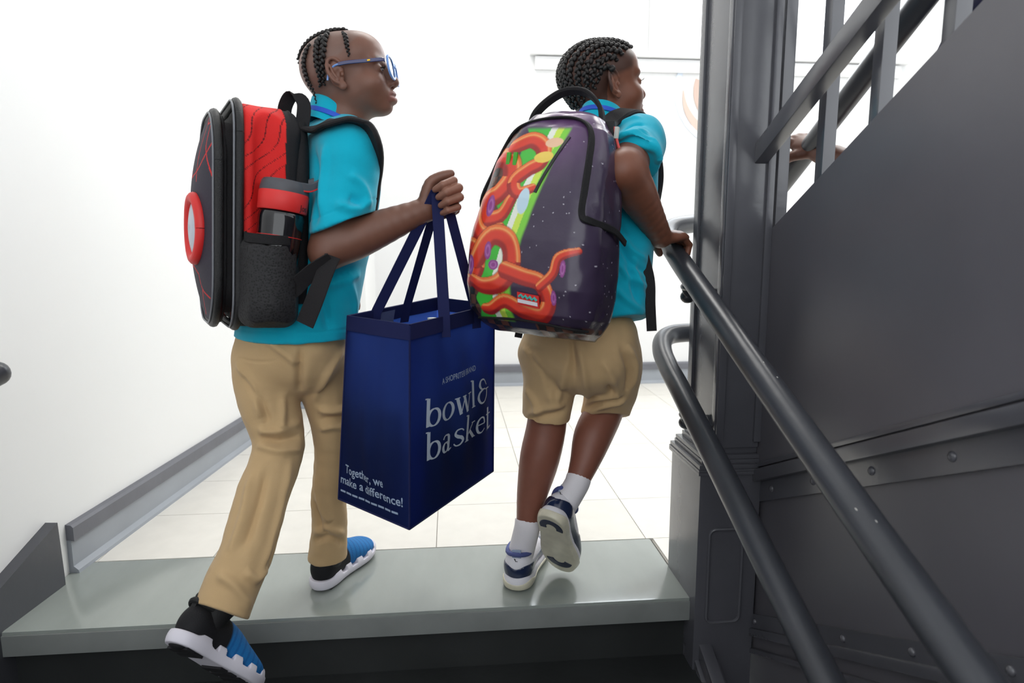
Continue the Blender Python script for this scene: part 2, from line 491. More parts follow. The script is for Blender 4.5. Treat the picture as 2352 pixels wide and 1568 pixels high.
# hall floor: a thin bed and square vinyl tiles, each its own piece
fl = MB().box((-1.25, 1.738, -.12), (4.6, YB, -.006)).box((.568, 1.45, -.12), (4.6, 1.738, -.006)).build('floor', M['grout'], smooth=False)
struct(fl, 'cream vinyl tile floor of the hall')
TS, GAP = .3, .0011
def tile_mesh(x0, x1, y0, y1):
    return MB().box((x0 + GAP, y0 + GAP, -.006), (x1 - GAP, y1 - GAP, 0.0))
base_tile = None
for ix in range(-5, 14):
    for iy in range(0, 9):
        x0, x1 = .25 + ix * TS, .25 + (ix + 1) * TS
        y0, y1 = 1.738 + (iy - 1) * TS, 1.738 + iy * TS
        if iy == 0:
            if x0 < .5: continue
            y0 = 1.46; x0 = max(x0, .57)
        y1 = min(y1, YB)
        if y1 - y0 < .02: continue
        if iy == 0: continue
        full = abs(y1 - y0 - TS) < 1e-6
        lx = wallp((y0 + y1) / 2)[0]
        if x1 < lx - .02: continue
        m = M['tile'] if rng.random() < .6 else M['tile2']
        if full:
            if base_tile is None:
                b = tile_mesh(-TS / 2, TS / 2, -TS / 2, TS / 2).build('tile', m, fl, smooth=False); base_tile = b.data; o = b
            else:
                me = base_tile if m.name == base_tile.materials[0].name else None
                if me is None:
                    if 'alt' not in M:
                        M['alt'] = base_tile.copy(); M['alt'].materials.clear(); M['alt'].materials.append(m)
                    me = M['alt']
                o = bpy.data.objects.new('tile', me); COL.objects.link(o); o.parent = fl
            o.location = ((x0 + x1) / 2, (y0 + y1) / 2, 0)
        else:
            tile_mesh(x0, x1, y0, y1).build('tile', m, fl, smooth=False)
for ix in range(1, 14):
    x0 = max(.25 + ix * TS, .57); x1 = .25 + (ix + 1) * TS
    tile_mesh(x0, x1, 1.46, 1.738).build('tile', M['tile'], fl, smooth=False)

# baseboards
def base_run(name, a, b, n, lab):
    a = V(a[0], a[1], 0); b = V(b[0], b[1], 0)
    body = MB().prism([a + V(0, 0, -.002), a + n * .012 + V(0, 0, -.002), a + n * .012 + V(0, 0, .088), a + V(0, 0, .088)], b - a).build(name, M['base_grey'], smooth=False)
    struct(body, lab)
    t = body
    MB().prism([a + n * .012, a + n * .026, a + n * .024 + V(0, 0, .008), a + n * .012 + V(0, 0, .018)], b - a).build('toe_moulding', M['base_grey'], t, smooth=False)
    MB().prism([a + V(0, 0, .088), a + n * .02 + V(0, 0, .086), a + n * .02 + V(0, 0, .122), a + n * .014 + V(0, 0, .128), a + V(0, 0, .13)], b - a).build('cap_strip', M['base_cap'], t, smooth=False)
    return body
base_run('baseboard_left', wallp(1.68), wallp(3.42), WN, 'grey baseboard with a darker cap along the left wall')
base_run('baseboard_back', (pr_[0], YB), (4.6, YB), V(0, -1, 0), 'grey baseboard with a darker cap along the far wall')
base_run('baseboard_corner', (pl[0] - .1, 3.42), (pr_[0], 3.42), V(0, -1, 0), 'short grey baseboard on the corner pier')

# window in the far wall
w_lo = at(1228, 118, YB); w_x0, w_z0 = w_lo[0], w_lo[2]
win = MB().box((w_x0, YB - .005, w_z0), (w_x0 + 2.2, YB + .02, 2.95)).build('window_1', M['trim_white'], smooth=False)
struct(win, 'white framed window high in the far wall')
for x in (w_x0, at(1424, 50, YB)[0], at(1490, 50, YB)[0], w_x0 + 1.52, w_x0 + 2.14):
    MB().box((x, YB - .05, w_z0), (x + .06, YB - .006, 2.95)).build('window_frame', M['trim_white'], win, bevel=.006)
MB().box((w_x0, YB - .05, 2.9), (w_x0 + 2.2, YB - .006, 2.96)).build('window_frame', M['trim_white'], win, bevel=.006)
MB().box((w_x0 - .03, YB - .055, w_z0 - .025), (w_x0 + 2.24, YB - .002, w_z0)).build('window_sill', M['trim_white'], win, bevel=.006)
MB().box((w_x0 + .0, YB - .025, w_z0 - .10), (w_x0 + 2.2, YB - .002, w_z0 - .03)).build('window_apron', M['trim_white'], win, bevel=.004)
xs = [w_x0 + .06, at(1424, 50, YB)[0], at(1490, 50, YB)[0] + .06, w_x0 + 1.52, w_x0 + 1.58, w_x0 + 2.14]
for a, b in ((0, 1), (2, 3), (4, 5)):
    MB().box((xs[a], YB - .022, w_z0), (xs[b], YB - .006, 2.9)).build('pane', M['pane'], win, smooth=False)
    MB().box((xs[a], YB - .04, w_z0 + .42), (xs[b], YB - .006, w_z0 + .46)).build('glazing_bar', M['trim_white'], win, bevel=.004)

# round painted emblem on the far wall, mostly hidden by the post
dc = at(1668, 210, YB)
dec = empty('wall_emblem', (dc[0], YB, dc[2]), 'faint round brown and pale blue emblem on the far wall behind the steel post', 'wall decoration')
def arc_strip(r0, r1, a0, a1, y, n=26, taper=False):
    vs = []; 
    for i in range(n + 1):
        a = math.radians(a0 + (a1 - a0) * i / n); w = 1.0 if not taper else math.sin(math.pi * i / n) * .9 + .1
        m_ = (r0 + r1) / 2; h = (r1 - r0) / 2 * w
        for r in (m_ - h, m_ + h):
            for yy in (y, y - .004): vs.append((dc[0] + r * math.cos(a), YB - .001 + yy + .0, dc[2] + r * math.sin(a)))
    fs = []
    for i in range(n):
        o = i * 4; q = o + 4
        fs += [(o, o + 2, q + 2, q), (o + 1, q + 1, q + 3, o + 3), (o, q, q + 1, o + 1), (o + 2, o + 3, q + 3, q + 2)]
    fs += [(0, 1, 3, 2), (n * 4, n * 4 + 2, n * 4 + 3, n * 4 + 1)]
    return vs, fs
for nm, r0, r1, a0, a1, rgb, tp in (('pale_blue_ring', .285, .315, 0, 360, (222, 232, 244), False), ('brown_crescent', .235, .285, 180, 300, (206, 184, 172), True), ('brown_band', .10, .20, 160, 250, (196, 172, 160), False), ('pale_disc', .005, .06, 0, 360, (238, 232, 226), False)):
    v_, f_ = arc_strip(r0, r1, a0, a1, -.001, taper=tp)
    MB().add(v_, f_).build(nm, mat('emblem_' + nm, rgb, .6), dec, smooth=False)

# ceiling light fixtures of the hall
for k, (x, y) in enumerate(((.2, 2.6), (1.9, 2.6))):
    c = empty('ceiling_light', (x, y, 2.94), 'rectangular ceiling light fixture over the hall, the one %s' % ('near the left wall' if k == 0 else 'on the right'), 'ceiling light', 'hall ceiling lights')
    MB().box((x - .62, y - .32, 2.955), (x + .62, y + .32, 3.0)).build('housing', M['trim_white'], c, bevel=.004)
    MB().box((x - .58, y - .28, 2.945), (x + .58, y + .28, 2.955)).build('diffuser', M['lamp'], c, smooth=False)

# ------------------------------------------------------------------ lower flight of stairs, the camera stands on it
SX0, SX1 = -1.06, .562
st = empty('lower_stair_flight', (-.2, 1.415, -.17), 'grey painted stair flight leading down from the hall landing, pale top tread', 'stairs')
tread = MB().prism([V(wallp(1.415)[0], 1.415, -.055), V(.562, 1.415, -.055), V(.562, 1.738, -.055), V(wallp(1.738)[0], 1.738, -.055)], (0, 0, .055)).build('tread', M['tread_paint'], st, bevel=.006)
tread['label'] = 'wide glossy grey green landing tread'
MB().box((wallp(1.41)[0], 1.4115, -.056), (.5625, 1.4155, -.008)).build('nosing', M['nose_paint'], tread, bevel=.001)
RISE, RUN = .165, .315
for k in range(4):
    yt = 1.445 - RUN * k; zt = -RISE * (k + 1)
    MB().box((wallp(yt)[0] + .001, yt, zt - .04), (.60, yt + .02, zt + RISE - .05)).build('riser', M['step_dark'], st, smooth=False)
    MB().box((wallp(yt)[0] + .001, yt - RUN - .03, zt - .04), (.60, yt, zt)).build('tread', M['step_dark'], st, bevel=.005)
# skirt board against the left wall
def wall_hit(px, py, off):
    r = ray(px, py); t = ((W0 + WN * off - CAM) @ WN) / (r @ WN); return CAM + r * t
s1 = wall_hit(148, 1313, .03); s2 = wall_hit(132, 1200, .03); s3 = wall_hit(0, 1352, .03); s0 = wall_hit(0, 1424, .03)
dn = nrm(s3 - s2)
sk = [s1 + V(0, 0, -.01), s2, s2 + dn * .02 + V(0, 0, -.0), s2 + dn * 1.4, s2 + dn * 1.4 + V(0, 0, -.5), V(s1[0], s1[1], -.5) + (s1 - s2) * 0]
MB().prism(sk, -WN * .03).build('skirt_board', M['skirt_grey'], st, smooth=False)

# handrail on the left wall, only its rounded end reaches into view
lh = empty('handrail', wallp(1.3, .07, .57), 'rounded end of a dark handrail on the left wall at the frame edge', 'handrail')
e0 = at(-8, 858, 1.30)
lp = [e0, e0 + V(-.012, -.04, -.012)] + [e0 + V(-.012 - .05 * t, -.04 - t, -.012 - .47 * t) for t in np.linspace(.05, 1.1, 8)]
m_ = MB().tube(lp, .023, 18); m_.sphere(e0, .023, 16, 10); m_.build('rail', M['rail'], lh)
MB().tube([lp[5], lp[5] + V(-.01, 0, -.05), lp[5] - WN * .07 + V(0, 0, -.06)], .009, 10).build('bracket', M['rail'], lh)

# ------------------------------------------------------------------ steel newel post
np_ = empty('newel_post', (.63, 1.48, -.2), 'tall dark painted steel newel post with moulded plinth beside the landing', 'post')
PX0, PX1, PY0, PY1 = .56, .705, 1.382, 1.575
zt = at(1550, 1032, 1.575)[2]
MB().box((PX0, PY0, -.36), (PX1, PY1, zt)).build('plinth', M['steel'], np_, bevel=.004)
prof = [(.0, 0), (.006, .008), (.004, .014), (-.004, .024), (-.006, .034), (-.018, .044), (-.022, .058), (-.034, .072)]
for (a, b), (c, d) in zip(prof[:-1], prof[1:]):
    o_ = max(a, c)
    MB().box((PX0 - o_, PY0 - o_, zt + b), (PX1 + o_ * .3, PY1 + o_, zt + d)).build('moulding', M['steel'], np_, bevel=.002)
SX_0, SX_1, SY0, SY1 = .598, .698, 1.392, 1.572
shaft = MB().box((SX_0, SY0, zt + .06), (SX_1, SY1, 2.9)).build('shaft', M['steel'], np_, bevel=.002)
for y0, y1 in ((SY0 - .002, SY0 + .016), (SY1 - .030, SY1 - .004)):
    MB().box((SX_0 - .007, y0, zt + .074), (SX_0 + .002, y1, 2.9)).build('edge_strip', M['steel'], shaft, bevel=.002)
for x0, x1 in ((SX_0 - .004, SX_0 + .014), (SX_1 - .014, SX_1 + .002)):
    MB().box((x0, SY0 - .007, zt + .074), (x1, SY0 + .002, 2.9)).build('edge_strip', M['steel'], shaft, bevel=.002)
# raised frame on the plinth's front
rx0, rx1, rz0, rz1 = .588, .668, -.045, .185
fr = MB(); loop = []
for cx_, cz_, a0 in ((rx1 - .015, rz1 - .015, 0), (rx0 + .015, rz1 - .015, 90), (rx0 + .015, rz0 + .015, 180), (rx1 - .015, rz0 + .015, 270)):
    for i in range(5):
        a = math.radians(a0 + 22.5 * i); loop.append(V(cx_ + .015 * math.cos(a), PY0 - .001, cz_ + .015 * math.sin(a)))
fr.tube(loop + [loop[0]], .0042, 8, caps=False).build('panel_frame', M['steel'], np_)

# ------------------------------------------------------------------ upper flight, rising back over the camera's right
uf = empty('upper_stair_flight', (1.1, 1.4, 0), 'dark steel upper stair flight with a smooth closed side and square balusters', 'stairs')
XP = .70
def topz(y): return .838 - .52 * (y - 1.451)
def midz(y): return .303 - .475 * (y - 1.411)
def lowz(y): return -.108 - .507 * (y - 1.435)
Ya, Yb = 1.47, -.35
def plate(name, z0, z1, x0, x1, m, ya=Ya, yb=Yb, bevel=0.0, dz0=0.0, dz1=0.0):
    return MB().prism([V(x0, ya, z0(ya) + dz0), V(x0, yb, z0(yb) + dz0), V(x0, yb, z1(yb) + dz1), V(x0, ya, z1(ya) + dz1)], (x1 - x0, 0, 0)).build(name, m, uf, bevel=bevel, smooth=None if bevel else False)
plate('side_panel', midz, topz, XP, XP + .012, M['steel_panel'])['label'] = 'large smooth dark grey side plate'
plate('moulding', midz, midz, XP - .016, XP + .02, M['steel'], dz0=-.020, dz1=.010, bevel=.005)
plate('moulding', midz, midz, XP - .008, XP + .002, M['steel'], dz0=.014, dz1=.026, bevel=.003)
plate('rivet_band', midz, midz, XP + .004, XP + .02, M['steel'], dz0=-.068, dz1=-.016)
plate('lower_panel', lowz, midz, XP + .012, XP + .024, M['steel_panel'], dz0=-.05, dz1=-.06)
plate('moulding', lowz, lowz, XP - .004, XP + .014, M['steel'], dz0=-.006, dz1=.016, bevel=.005)
plate('rivet_band', lowz, lowz, XP + .004, XP + .02, M['steel'], dz0=.016, dz1=.05)
plate('moulding', lowz, lowz, XP + .0, XP + .014, M['steel'], dz0=-.05, dz1=-.036, bevel=.004)
plate('lower_panel', lambda y: -1.0, lowz, XP + .018, XP + .036, M['steel_panel'], dz1=.0)
for y in (1.33, 1.17, 1.0, .83, .66):
    MB().sphere((XP + .004, y, midz(y) - .042), (.005, .008, .008), 10, 6).build('rivet', M['steel'], uf)
    MB().sphere((XP + .003, y + .04, lowz(y + .04) + .032), (.005, .007, .007), 10, 6).build('rivet', M['steel'], uf)
# curb of the lower flight beside the plinth
MB().prism([V(.565, 1.385, -.14), V(.565, .2, -.14 - .49 * 1.185), V(.565, .2, -1.2), V(.565, 1.385, -.6)], (.06, 0, 0)).build('curb_stringer', M['steel'], st, bevel=.004)
MB().prism([V(.575, 1.385, -.10), V(.575, .2, -.10 - .49 * 1.185), V(.575, .2, -.14 - .49 * 1.185), V(.575, 1.385, -.14)], (.03, 0, 0)).build('curb_stringer', M['steel'], st, bevel=.003)
# balusters, square bars standing on the plate's edge
bspots = (1.412, 1.240, 1.082, .925, .77, .61, .45, .29)
bl0 = None
for y in bspots:
    z0 = topz(y) - .03
    if bl0 is None:
        bl0 = MB().box((-.0125, -.0125, 0), (.0125, .0125, 1.3)).build('baluster', M['steel'], uf, bevel=.002); o = bl0
    else:
        o = bl0.copy(); COL.objects.link(o)
    o.location = Vector((XP + .025 - 1.1, y - 1.4, z0))
    o.parent = uf
# inclined flat bar running in front of the balusters to the post
def barz(y): return 1.002 - .482 * (y - 1.451)
pa = [V(.655, 1.395, barz(1.395) - .022), V(.655, -.2, barz(-.2) - .022), V(.655, -.2, barz(-.2) + .022), V(.655, 1.395, barz(1.395) + .022)]
MB().prism(pa, (.03, 0, 0)).build('brace_bar', M['steel'], uf, bevel=.004)
# treads and risers behind the plate
for k in range(5):
    z = RISE * (k + 1); y1 = 1.50 - RUN * k
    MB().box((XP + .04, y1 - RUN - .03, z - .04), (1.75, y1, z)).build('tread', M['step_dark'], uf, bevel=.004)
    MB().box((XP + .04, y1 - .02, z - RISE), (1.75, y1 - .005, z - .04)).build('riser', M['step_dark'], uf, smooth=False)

# ------------------------------------------------------------------ handrails
def r1z(y): return .808 + .443 * (y - 1.503)
hr = empty('handrail', (.53, 1.45, .7), 'upper dark tube handrail wrapping the post, gripped by the child on the right', 'handrail', 'stair handrails beside the post')
path = [V(.53, y, r1z(y)) for y in np.linspace(-.25, 1.45, 12)]
path += [V(.53, 1.52, .818), V(.534, 1.59, .848), V(.556, 1.645, .872), V(.60, 1.69, .886), V(.67, 1.76, .895), V(.76, 1.83, .905), V(.84, 1.865, .918)]
path += [V(.887, 1.845, .942)]
def upz(y): return .981 - .589 * (y - 1.754)
path += [V(.9, y, upz(y) + .012) for y in np.linspace(1.79, -.1, 9)]
MB().tube(spline(path, 5), .0245, 20).build('rail', M['rail'], hr)
hr2 = empty('handrail', (.53, 1.45, .45), 'lower dark tube handrail with a bent end returning behind the post', 'handrail', 'stair handrails beside the post')
def r2z(y): return .498 + .454 * (y - 1.441)
path = [V(.53, y, r2z(y)) for y in np.linspace(-.25, 1.45, 12)]
path += [V(.528, 1.52, .535), V(.530, 1.585, .568), V(.548, 1.635, .592), V(.585, 1.66, .604), V(.66, 1.668, .607), V(.70, 1.668, .607)]
MB().tube(spline(path, 5), .0245, 20).build('rail', M['rail'], hr2)
def bracket(parent, y, z):
    MB().tube(spline([V(.53, y, z - .02), V(.532, y, z - .05), V(.56, y + .005, z - .068), V(.60, y + .01, z - .07)], 5), .008, 10).build('bracket', M['rail'], parent)
    MB().sphere((.528, y - .012, z - .038), (.012, .024, .010), 12, 8).sphere((.54, y + .012, z - .062), (.017, .017, .015), 12, 8).build('bracket_saddle', M['rail'], parent)
    MB().tube([V(.597, y + .01, z - .07), V(.586, y + .01, z - .07)], .026, 16).build('bracket_plate', M['rail'], parent)
bracket(hr, 1.44, r1z(1.44)); bracket(hr2, 1.42, r2z(1.42))
# paint chips on the rails
for yy, a in ((.76, .6), (.735, 1.3), (1.02, 1.9), (1.06, 1.6)):
    c = V(.53, yy, r1z(yy)); n_ = V(-math.cos(a), 0, math.sin(a)); n_ = nrm(n_ + V(0, -.2, .4))
    MB().sphere(c + n_ * .0238, (.0008, .0045, .0016), 8, 6).build('paint_chip', M['chip'], hr)
# ================================================================== PEOPLE: shared builders
M['skin'] = mat('skin', (110, 74, 60), .46, spec=.45, attr=True, bump=(420, .05, 3), vary=(40, .05))
M['eye_white'] = mat('eye_white', (225, 220, 214), .12, spec=.6)
M['iris'] = mat('iris', (30, 18, 12), .1, spec=.6)
M['lash'] = mat('lash', (14, 11, 10), .6)
M['hair'] = mat('hair', (30, 26, 25), .5, spec=.45, bump=(260, .35, 3))
M['polo'] = mat('polo', (0, 176, 204), .8, spec=.2, sheen=.25, bump=(900, .25, 2), vary=(5, .03))
M['khaki'] = mat('khaki', (204, 172, 128), .8, spec=.2, sheen=.15, bump=(1100, .3, 2), vary=(7, .04))
M['navy_cloth'] = mat('navy_cloth', (30, 30, 58), .85, spec=.2, bump=(800, .25, 2))
M['black_web'] = mat('black_web', (33, 31, 33), .75, spec=.3, bump=(700, .5, 2))
M['black_nylon'] = mat('black_nylon', (24, 23, 25), .7, spec=.3, bump=(500, .4, 2))
M['lanyard'] = mat('lanyard', (28, 84, 205), .6)

def head_frame(yaw, pitch=0.0, roll=0.0):
    f, r = yawdir(yaw); u = V(0, 0, 1)
    p = math.radians(pitch); f, u = f * math.cos(p) + u * math.sin(p), u * math.cos(p) - f * math.sin(p)
    q = math.radians(roll); r, u = r * math.cos(q) + u * math.sin(q), u * math.cos(q) - r * math.sin(q)
    return f, -r, u                     # forward, left, up

def sculpt_head(c, fr, neck_to, neck_r, sk, lip, h=.0017, scalp=None, wide=1.0, lipf=1.0, S=.92, tall=.90):
    """c = centre between the ears; returns verts, faces, colours"""
    F, L, U = fr
    def hp(f, l, u): return c + (F * f + L * l * wide + U * u * tall) * S
    ax = [F, L, U]
    lo = np.minimum(c, neck_to) - .15; hi = np.maximum(c, neck_to) + .15
    g = Vox(lo, hi, h)
    def E(f, l, u, rf, rl, ru, k=.02, op='add', tilt=0.0):
        a = ax
        if tilt:
            t = math.radians(tilt); a = [F * math.cos(t) + U * math.sin(t), L, U * math.cos(t) - F * math.sin(t)]
        return g.ell(hp(f, l, u), a, (rf * S, rl * S * wide, ru * S * tall), k * S, op)
    E(-.012, 0, .045, .092, .074, .074, .0)                 # skull
    E(-.035, 0, .025, .068, .068, .072, .02)                # occiput
    E(.036, 0, .050, .056, .064, .058, .02)                 # forehead
    E(.030, 0, -.015, .058, .060, .072, .02)                # mid face
    E(.040, 0, -.052, .046, .050, .046, .02)                # jaw
    E(.010, 0, -.040, .050, .056, .040, .02)                # jaw hinge
    E(.070, 0, -.084, .019, .021, .016, .02)                # chin
    E(.072, 0, -.050, .022, .032, .026, .016)               # muzzle
    for s in (-1, 1):
        E(.056, s * .035, -.028, .028, .028, .028, .02)     # cheek
        E(.070, s * .030, .027, .013, .024, .010, .014)     # brow
        E(.0945, s * .031, .006, .012, .017, .011, .014, 'sub')   # eye socket
        E(.0755, s * .031, .004, .0125, .0155, .0125, .004)   # lids
        E(.087, s * .0315, .0022, .006, .0110, .0024, .002, 'sub')   # lid opening
    g.limb([hp(.084, 0, .020), hp(.092, 0, .0), hp(.103, 0, -.021)], [.008, .0085, .0105], k=.002, join=.010)     # nose
    E(.100, 0, -.026, .0125, .012, .0105, .008)
    for s in (-1, 1):
        E(.092, s * .0125, -.030, .0105, .0085, .0085, .005)
        E(.097, s * .0075, -.0385, .006, .0045, .004, .002, 'sub')
    # lips
    for s in (-1, 1):
        g.limb([hp(.095, 0, -.0535), hp(.0925, s * .011, -.0535), hp(.084, s * .022, -.0585)], [.0068 * lipf, .0062 * lipf, .0032], k=.002, join=.004)
        g.limb([hp(.0935, 0, -.067), hp(.0915, s * .011, -.066), hp(.084, s * .021, -.060)], [.0085 * lipf, .0075 * lipf, .0034], k=.002, join=.004)
    g.limb([hp(.106, -.024, -.0602), hp(.1045, 0, -.0595), hp(.106, .024, -.0602)], [.0014] * 3, k=.001, join=.003, op='sub')
    g.limb([hp(.093, -.026, -.0605), hp(.1015, 0, -.0597), hp(.093, .026, -.0605)], [.0016] * 3, k=.001, join=.003, op='sub')
    # ears
    for s in (-1, 1):
        O = L * s
        ef = nrm(F * .94 - O * .34); eu = nrm(U - F * .18); eo = np.cross(ef, eu) * s
        eo = nrm(np.cross(eu, ef)); eo = eo if eo @ O > 0 else -eo
        ec = hp(-.012, s * .070, -.004) + eo * .006
        g.ell(ec, [ef, eo, eu], (.0155, .0055, .027), .006)
        rim = []
        for a in range(-60, 231, 24):
            t = math.radians(a); rim.append(ec - ef * 0 + ef * (-math.cos(t) * .0155 if False else math.cos(math.radians(a + 0)) * .0165) + eu * (math.sin(t) * .0265 + .003) + eo * .005)
        rim = [ec + ef * (.0165 * math.cos(math.radians(a))) + eu * (.004 + .026 * math.sin(math.radians(a))) + eo * .005 for a in range(20, 262, 20)]
        g.limb(rim, [.0022] + [.0034] * (len(rim) - 2) + [.0026], k=.001, join=.003, n=2)
        g.ell(ec + ef * .002 + eo * .009 - eu * .002, [ef, eo, eu], (.0078, .009, .0125), .004, 'sub')
        g.ell(ec + ef * .0 + eo * .010 + eu * .014, [ef, eo, eu], (.008, .0065, .008), .004, 'sub')
        g.limb([ec - ef * .008 + eu * .016 + eo * .006, ec - ef * .0075 + eo * .0065, ec - ef * .002 - eu * .014 + eo * .006], [.002, .0026, .0022], k=.001, join=.003)
        g.ell(ec + ef * .010 - eu * .003 + eo * .0045, [ef, eo, eu], (.0035, .0035, .005), .003)         # tragus
        g.ell(ec + ef * .004 - eu * .026 + eo * .002, [ef, eo, eu], (.0085, .0045, .0085), .005)        # lobe
    # neck
    g.limb([hp(-.026, 0, -.02), hp(-.020, 0, -.075), neck_to], [.050 * neck_r, .047 * neck_r, .055 * neck_r], lat=L, ratio=1.0, k=.003, join=.022)
    v, q = g.mesh(); v = relax(v, q, 1, .4)
    # colours: a living skin map
    d = (v - c) / S; lf = d @ F; ll = (d @ L) / wide; lu = (d @ U) / tall
    col = np.tile(lin(sk), (len(v), 1))
    def blend(m, rgb): 
        nonlocal col
        col = col * (1 - m[:, None]) + lin(rgb) * m[:, None]
    warm = np.exp(-(((lf - .06) / .03) ** 2 + ((np.abs(ll) - .045) / .02) ** 2 + ((lu + .02) / .022) ** 2))
    blend(.28 * warm, tuple(min(255, x * 1.12) for x in sk))
    lipm = sstep(.080, .088, lf) * np.exp(-((lu + .0605) / .0125) ** 4) * sstep(.026, .018, np.abs(ll)) * sstep(.0995 - .004, .0905, lf + 0 * lu + np.abs(lu + .0605) * -.1)
    lipm = sstep(.080, .086, lf) * np.exp(-((lu + .0605) / .0128) ** 6) * sstep(.027, .019, np.abs(ll))
    blend(.85 * lipm, lip)
    up_l = lipm * sstep(-.0600, -.0565, lu)
    blend(.45 * up_l, tuple(x * .72 for x in lip))
    bro = np.exp(-((lu - .0295 - .10 * (0.03 - np.abs(np.abs(ll) - .03)) * .5) / .0042) ** 2) * sstep(.010, .016, np.abs(ll)) * sstep(.054, .046, np.abs(ll)) * sstep(.055, .065, lf)
    blend(.8 * bro, (30, 20, 17))
    if scalp is not None: col = scalp(v, lf, ll, lu, col)
    return v, q, col, hp

def eyes_and_lashes(person, hp, fr, sides=(-1, 1)):
    F, L, U = fr
    for s in sides:
        c = hp(.0750, s * .031, .0035)
        e = MB().sphere(c, .0108, 18, 12).build('eyeball', M['eye_white'], person)
        MB().sphere(hp(.0830, s * .0312, .0028), (.0048, .0048, .0048), 12, 8).build('iris', M['iris'], e)
        m_ = MB()
        for i in range(7):
            t = (i - 3) / 3
            b = hp(.0868 - .004 * t * t, s * (.0315 + .0095 * t), .0058 - .0015 * t * t)
            m_.tube([b, b + F * .005 + U * .002 + L * s * .002 * t, b + F * .0085 + U * .0058 + L * s * .004 * t], [.0006, .0005, .0002], 5)
        m_.build('eyelashes', M['lash'], person)

def hand_field(g, W, D, N, T, s=1.0, curl=(60, 70, 50), spread=2.0, thumb=((.3, .8), (.8, .3)), fingers=None, k=.003):
    """W wrist, D direction wrist->knuckles, N out of the back of the hand, T towards the thumb side.
    curl = bend in degrees at knuckle, middle, end joint, fingers closing away from N"""
    D = nrm(D); N = nrm(N - D * (N @ D)); T = nrm(T - D * (T @ D) - N * (T @ N))
    P = lambda d, t, n: W + (D * d + T * t + N * n) * s
    g.limb([P(-.012, 0, 0), P(.012, 0, 0), P(.034, .0, .0), P(.062, .0, .0)], [.021 * s, .024 * s, .0315 * s, .033 * s], lat=T, ratio=[.80, .62, .44, .36], k=k, join=.008)
    base = [(.066, .0245, .085, .0078), (.070, .008, .093, .0082), (.067, -.0085, .087, .0078), (.060, -.0235, .070, .0068)]
    pr = (.46, .30, .24)
    for i, (d, t, ln, r) in enumerate(base):
        cu = fingers[i] if fingers is not None else curl
        p = P(d - .008, t, 0.001); a = 0.0; side = math.radians(spread * (1.5 - i))
        pts = [p]; 
        for j in range(3):
            a += math.radians(cu[j])
            dirv = D * math.cos(a) - N * math.sin(a); dirv = dirv * math.cos(side) + T * math.sin(side) * math.cos(a)
            p = p + dirv * ln * pr[j] * s; pts.append(p)
        rr = [r * 1.12 * s, r * 1.04 * s, r * .95 * s, r * .80 * s]
        fine = []; fr_ = []
        for j in range(3):
            for q in np.linspace(0, 1, 4)[:-1]:
                fine.append(pts[j] * (1 - q) + pts[j + 1] * q); fr_.append((rr[j] * (1 - q) + rr[j + 1] * q) * (1.0 if q else 1.05))
        fine.append(pts[3]); fr_.append(rr[3])
        g.limb(fine, fr_, lat=T, k=.002, n=1, join=.0022)
        g.ball(pts[0] + N * .0025 * s, r * 1.05 * s, .006)
    # thumb: metacarpal root at the side of the palm
    tp = [P(.012, .018, -.006)] + [P(*q) for q in thumb]
    g.limb(tp, [.0125 * s] + [.0112 * s, .0095 * s, .0080 * s][:len(thumb)], k=.002, n=3, join=.006)
    return tp

def on_mesh(v, px, py, off=0.0, nr=None):
    """front-most vertex of v along the sight line through a photograph pixel"""
    r = nrm(ray(px, py)); d = v - CAM; t = d @ r
    dist = np.linalg.norm(d - t[:, None] * r, axis=1)
    m = dist < max(.005, dist.min() * 1.5); i = np.where(m)[0][np.argmin(t[m] + dist[m] * 2)]
    return v[i] + (nr[i] * off if nr is not None else 0)

def fold_px(v, n, lines, w, amp):
    """cloth folds along lines given where the photograph shows them, laid on the visible surface"""
    return crease(v, [[on_mesh(v, x, y) for x, y in l] for l in lines], w, amp)

def braid(parent, pts, r, mat_, taper=.45, step=None, out=None, free_end=False):
    P = spline(pts, 10); seg = np.r_[0, np.cumsum(np.linalg.norm(np.diff(P, axis=0), axis=1))]; Ltot = seg[-1]
    step = step or r * .72; n = max(4, int(Ltot / step)); m_ = MB()
    q = np.linspace(0, Ltot, n); C = np.stack([np.interp(q, seg, P[:, k]) for k in range(3)], 1)
    for i in range(n):
        T = nrm(C[min(i + 1, n - 1)] - C[max(i - 1, 0)])
        o = out[0] + (out[1] - out[0]) * i / (n - 1) if out is not None else V(0, -1, 0)
        o = nrm(o - T * (o @ T)); w = np.cross(T, o)
        u = i / (n - 1); rr = r * (1 - (1 - taper) * max(0, (u - .55) / .45)) * (1 if u > .08 else .75)
        s = 1 if i % 2 else -1
        ax = nrm(T * .82 + w * s * .57); ay = np.cross(o, ax)
        m_.sphere(C[i] + w * s * rr * .33, (rr * 1.0, rr * .62, rr * .72), 8, 6, R=[ax, ay, o])
    return m_.build('braid', mat_, parent)

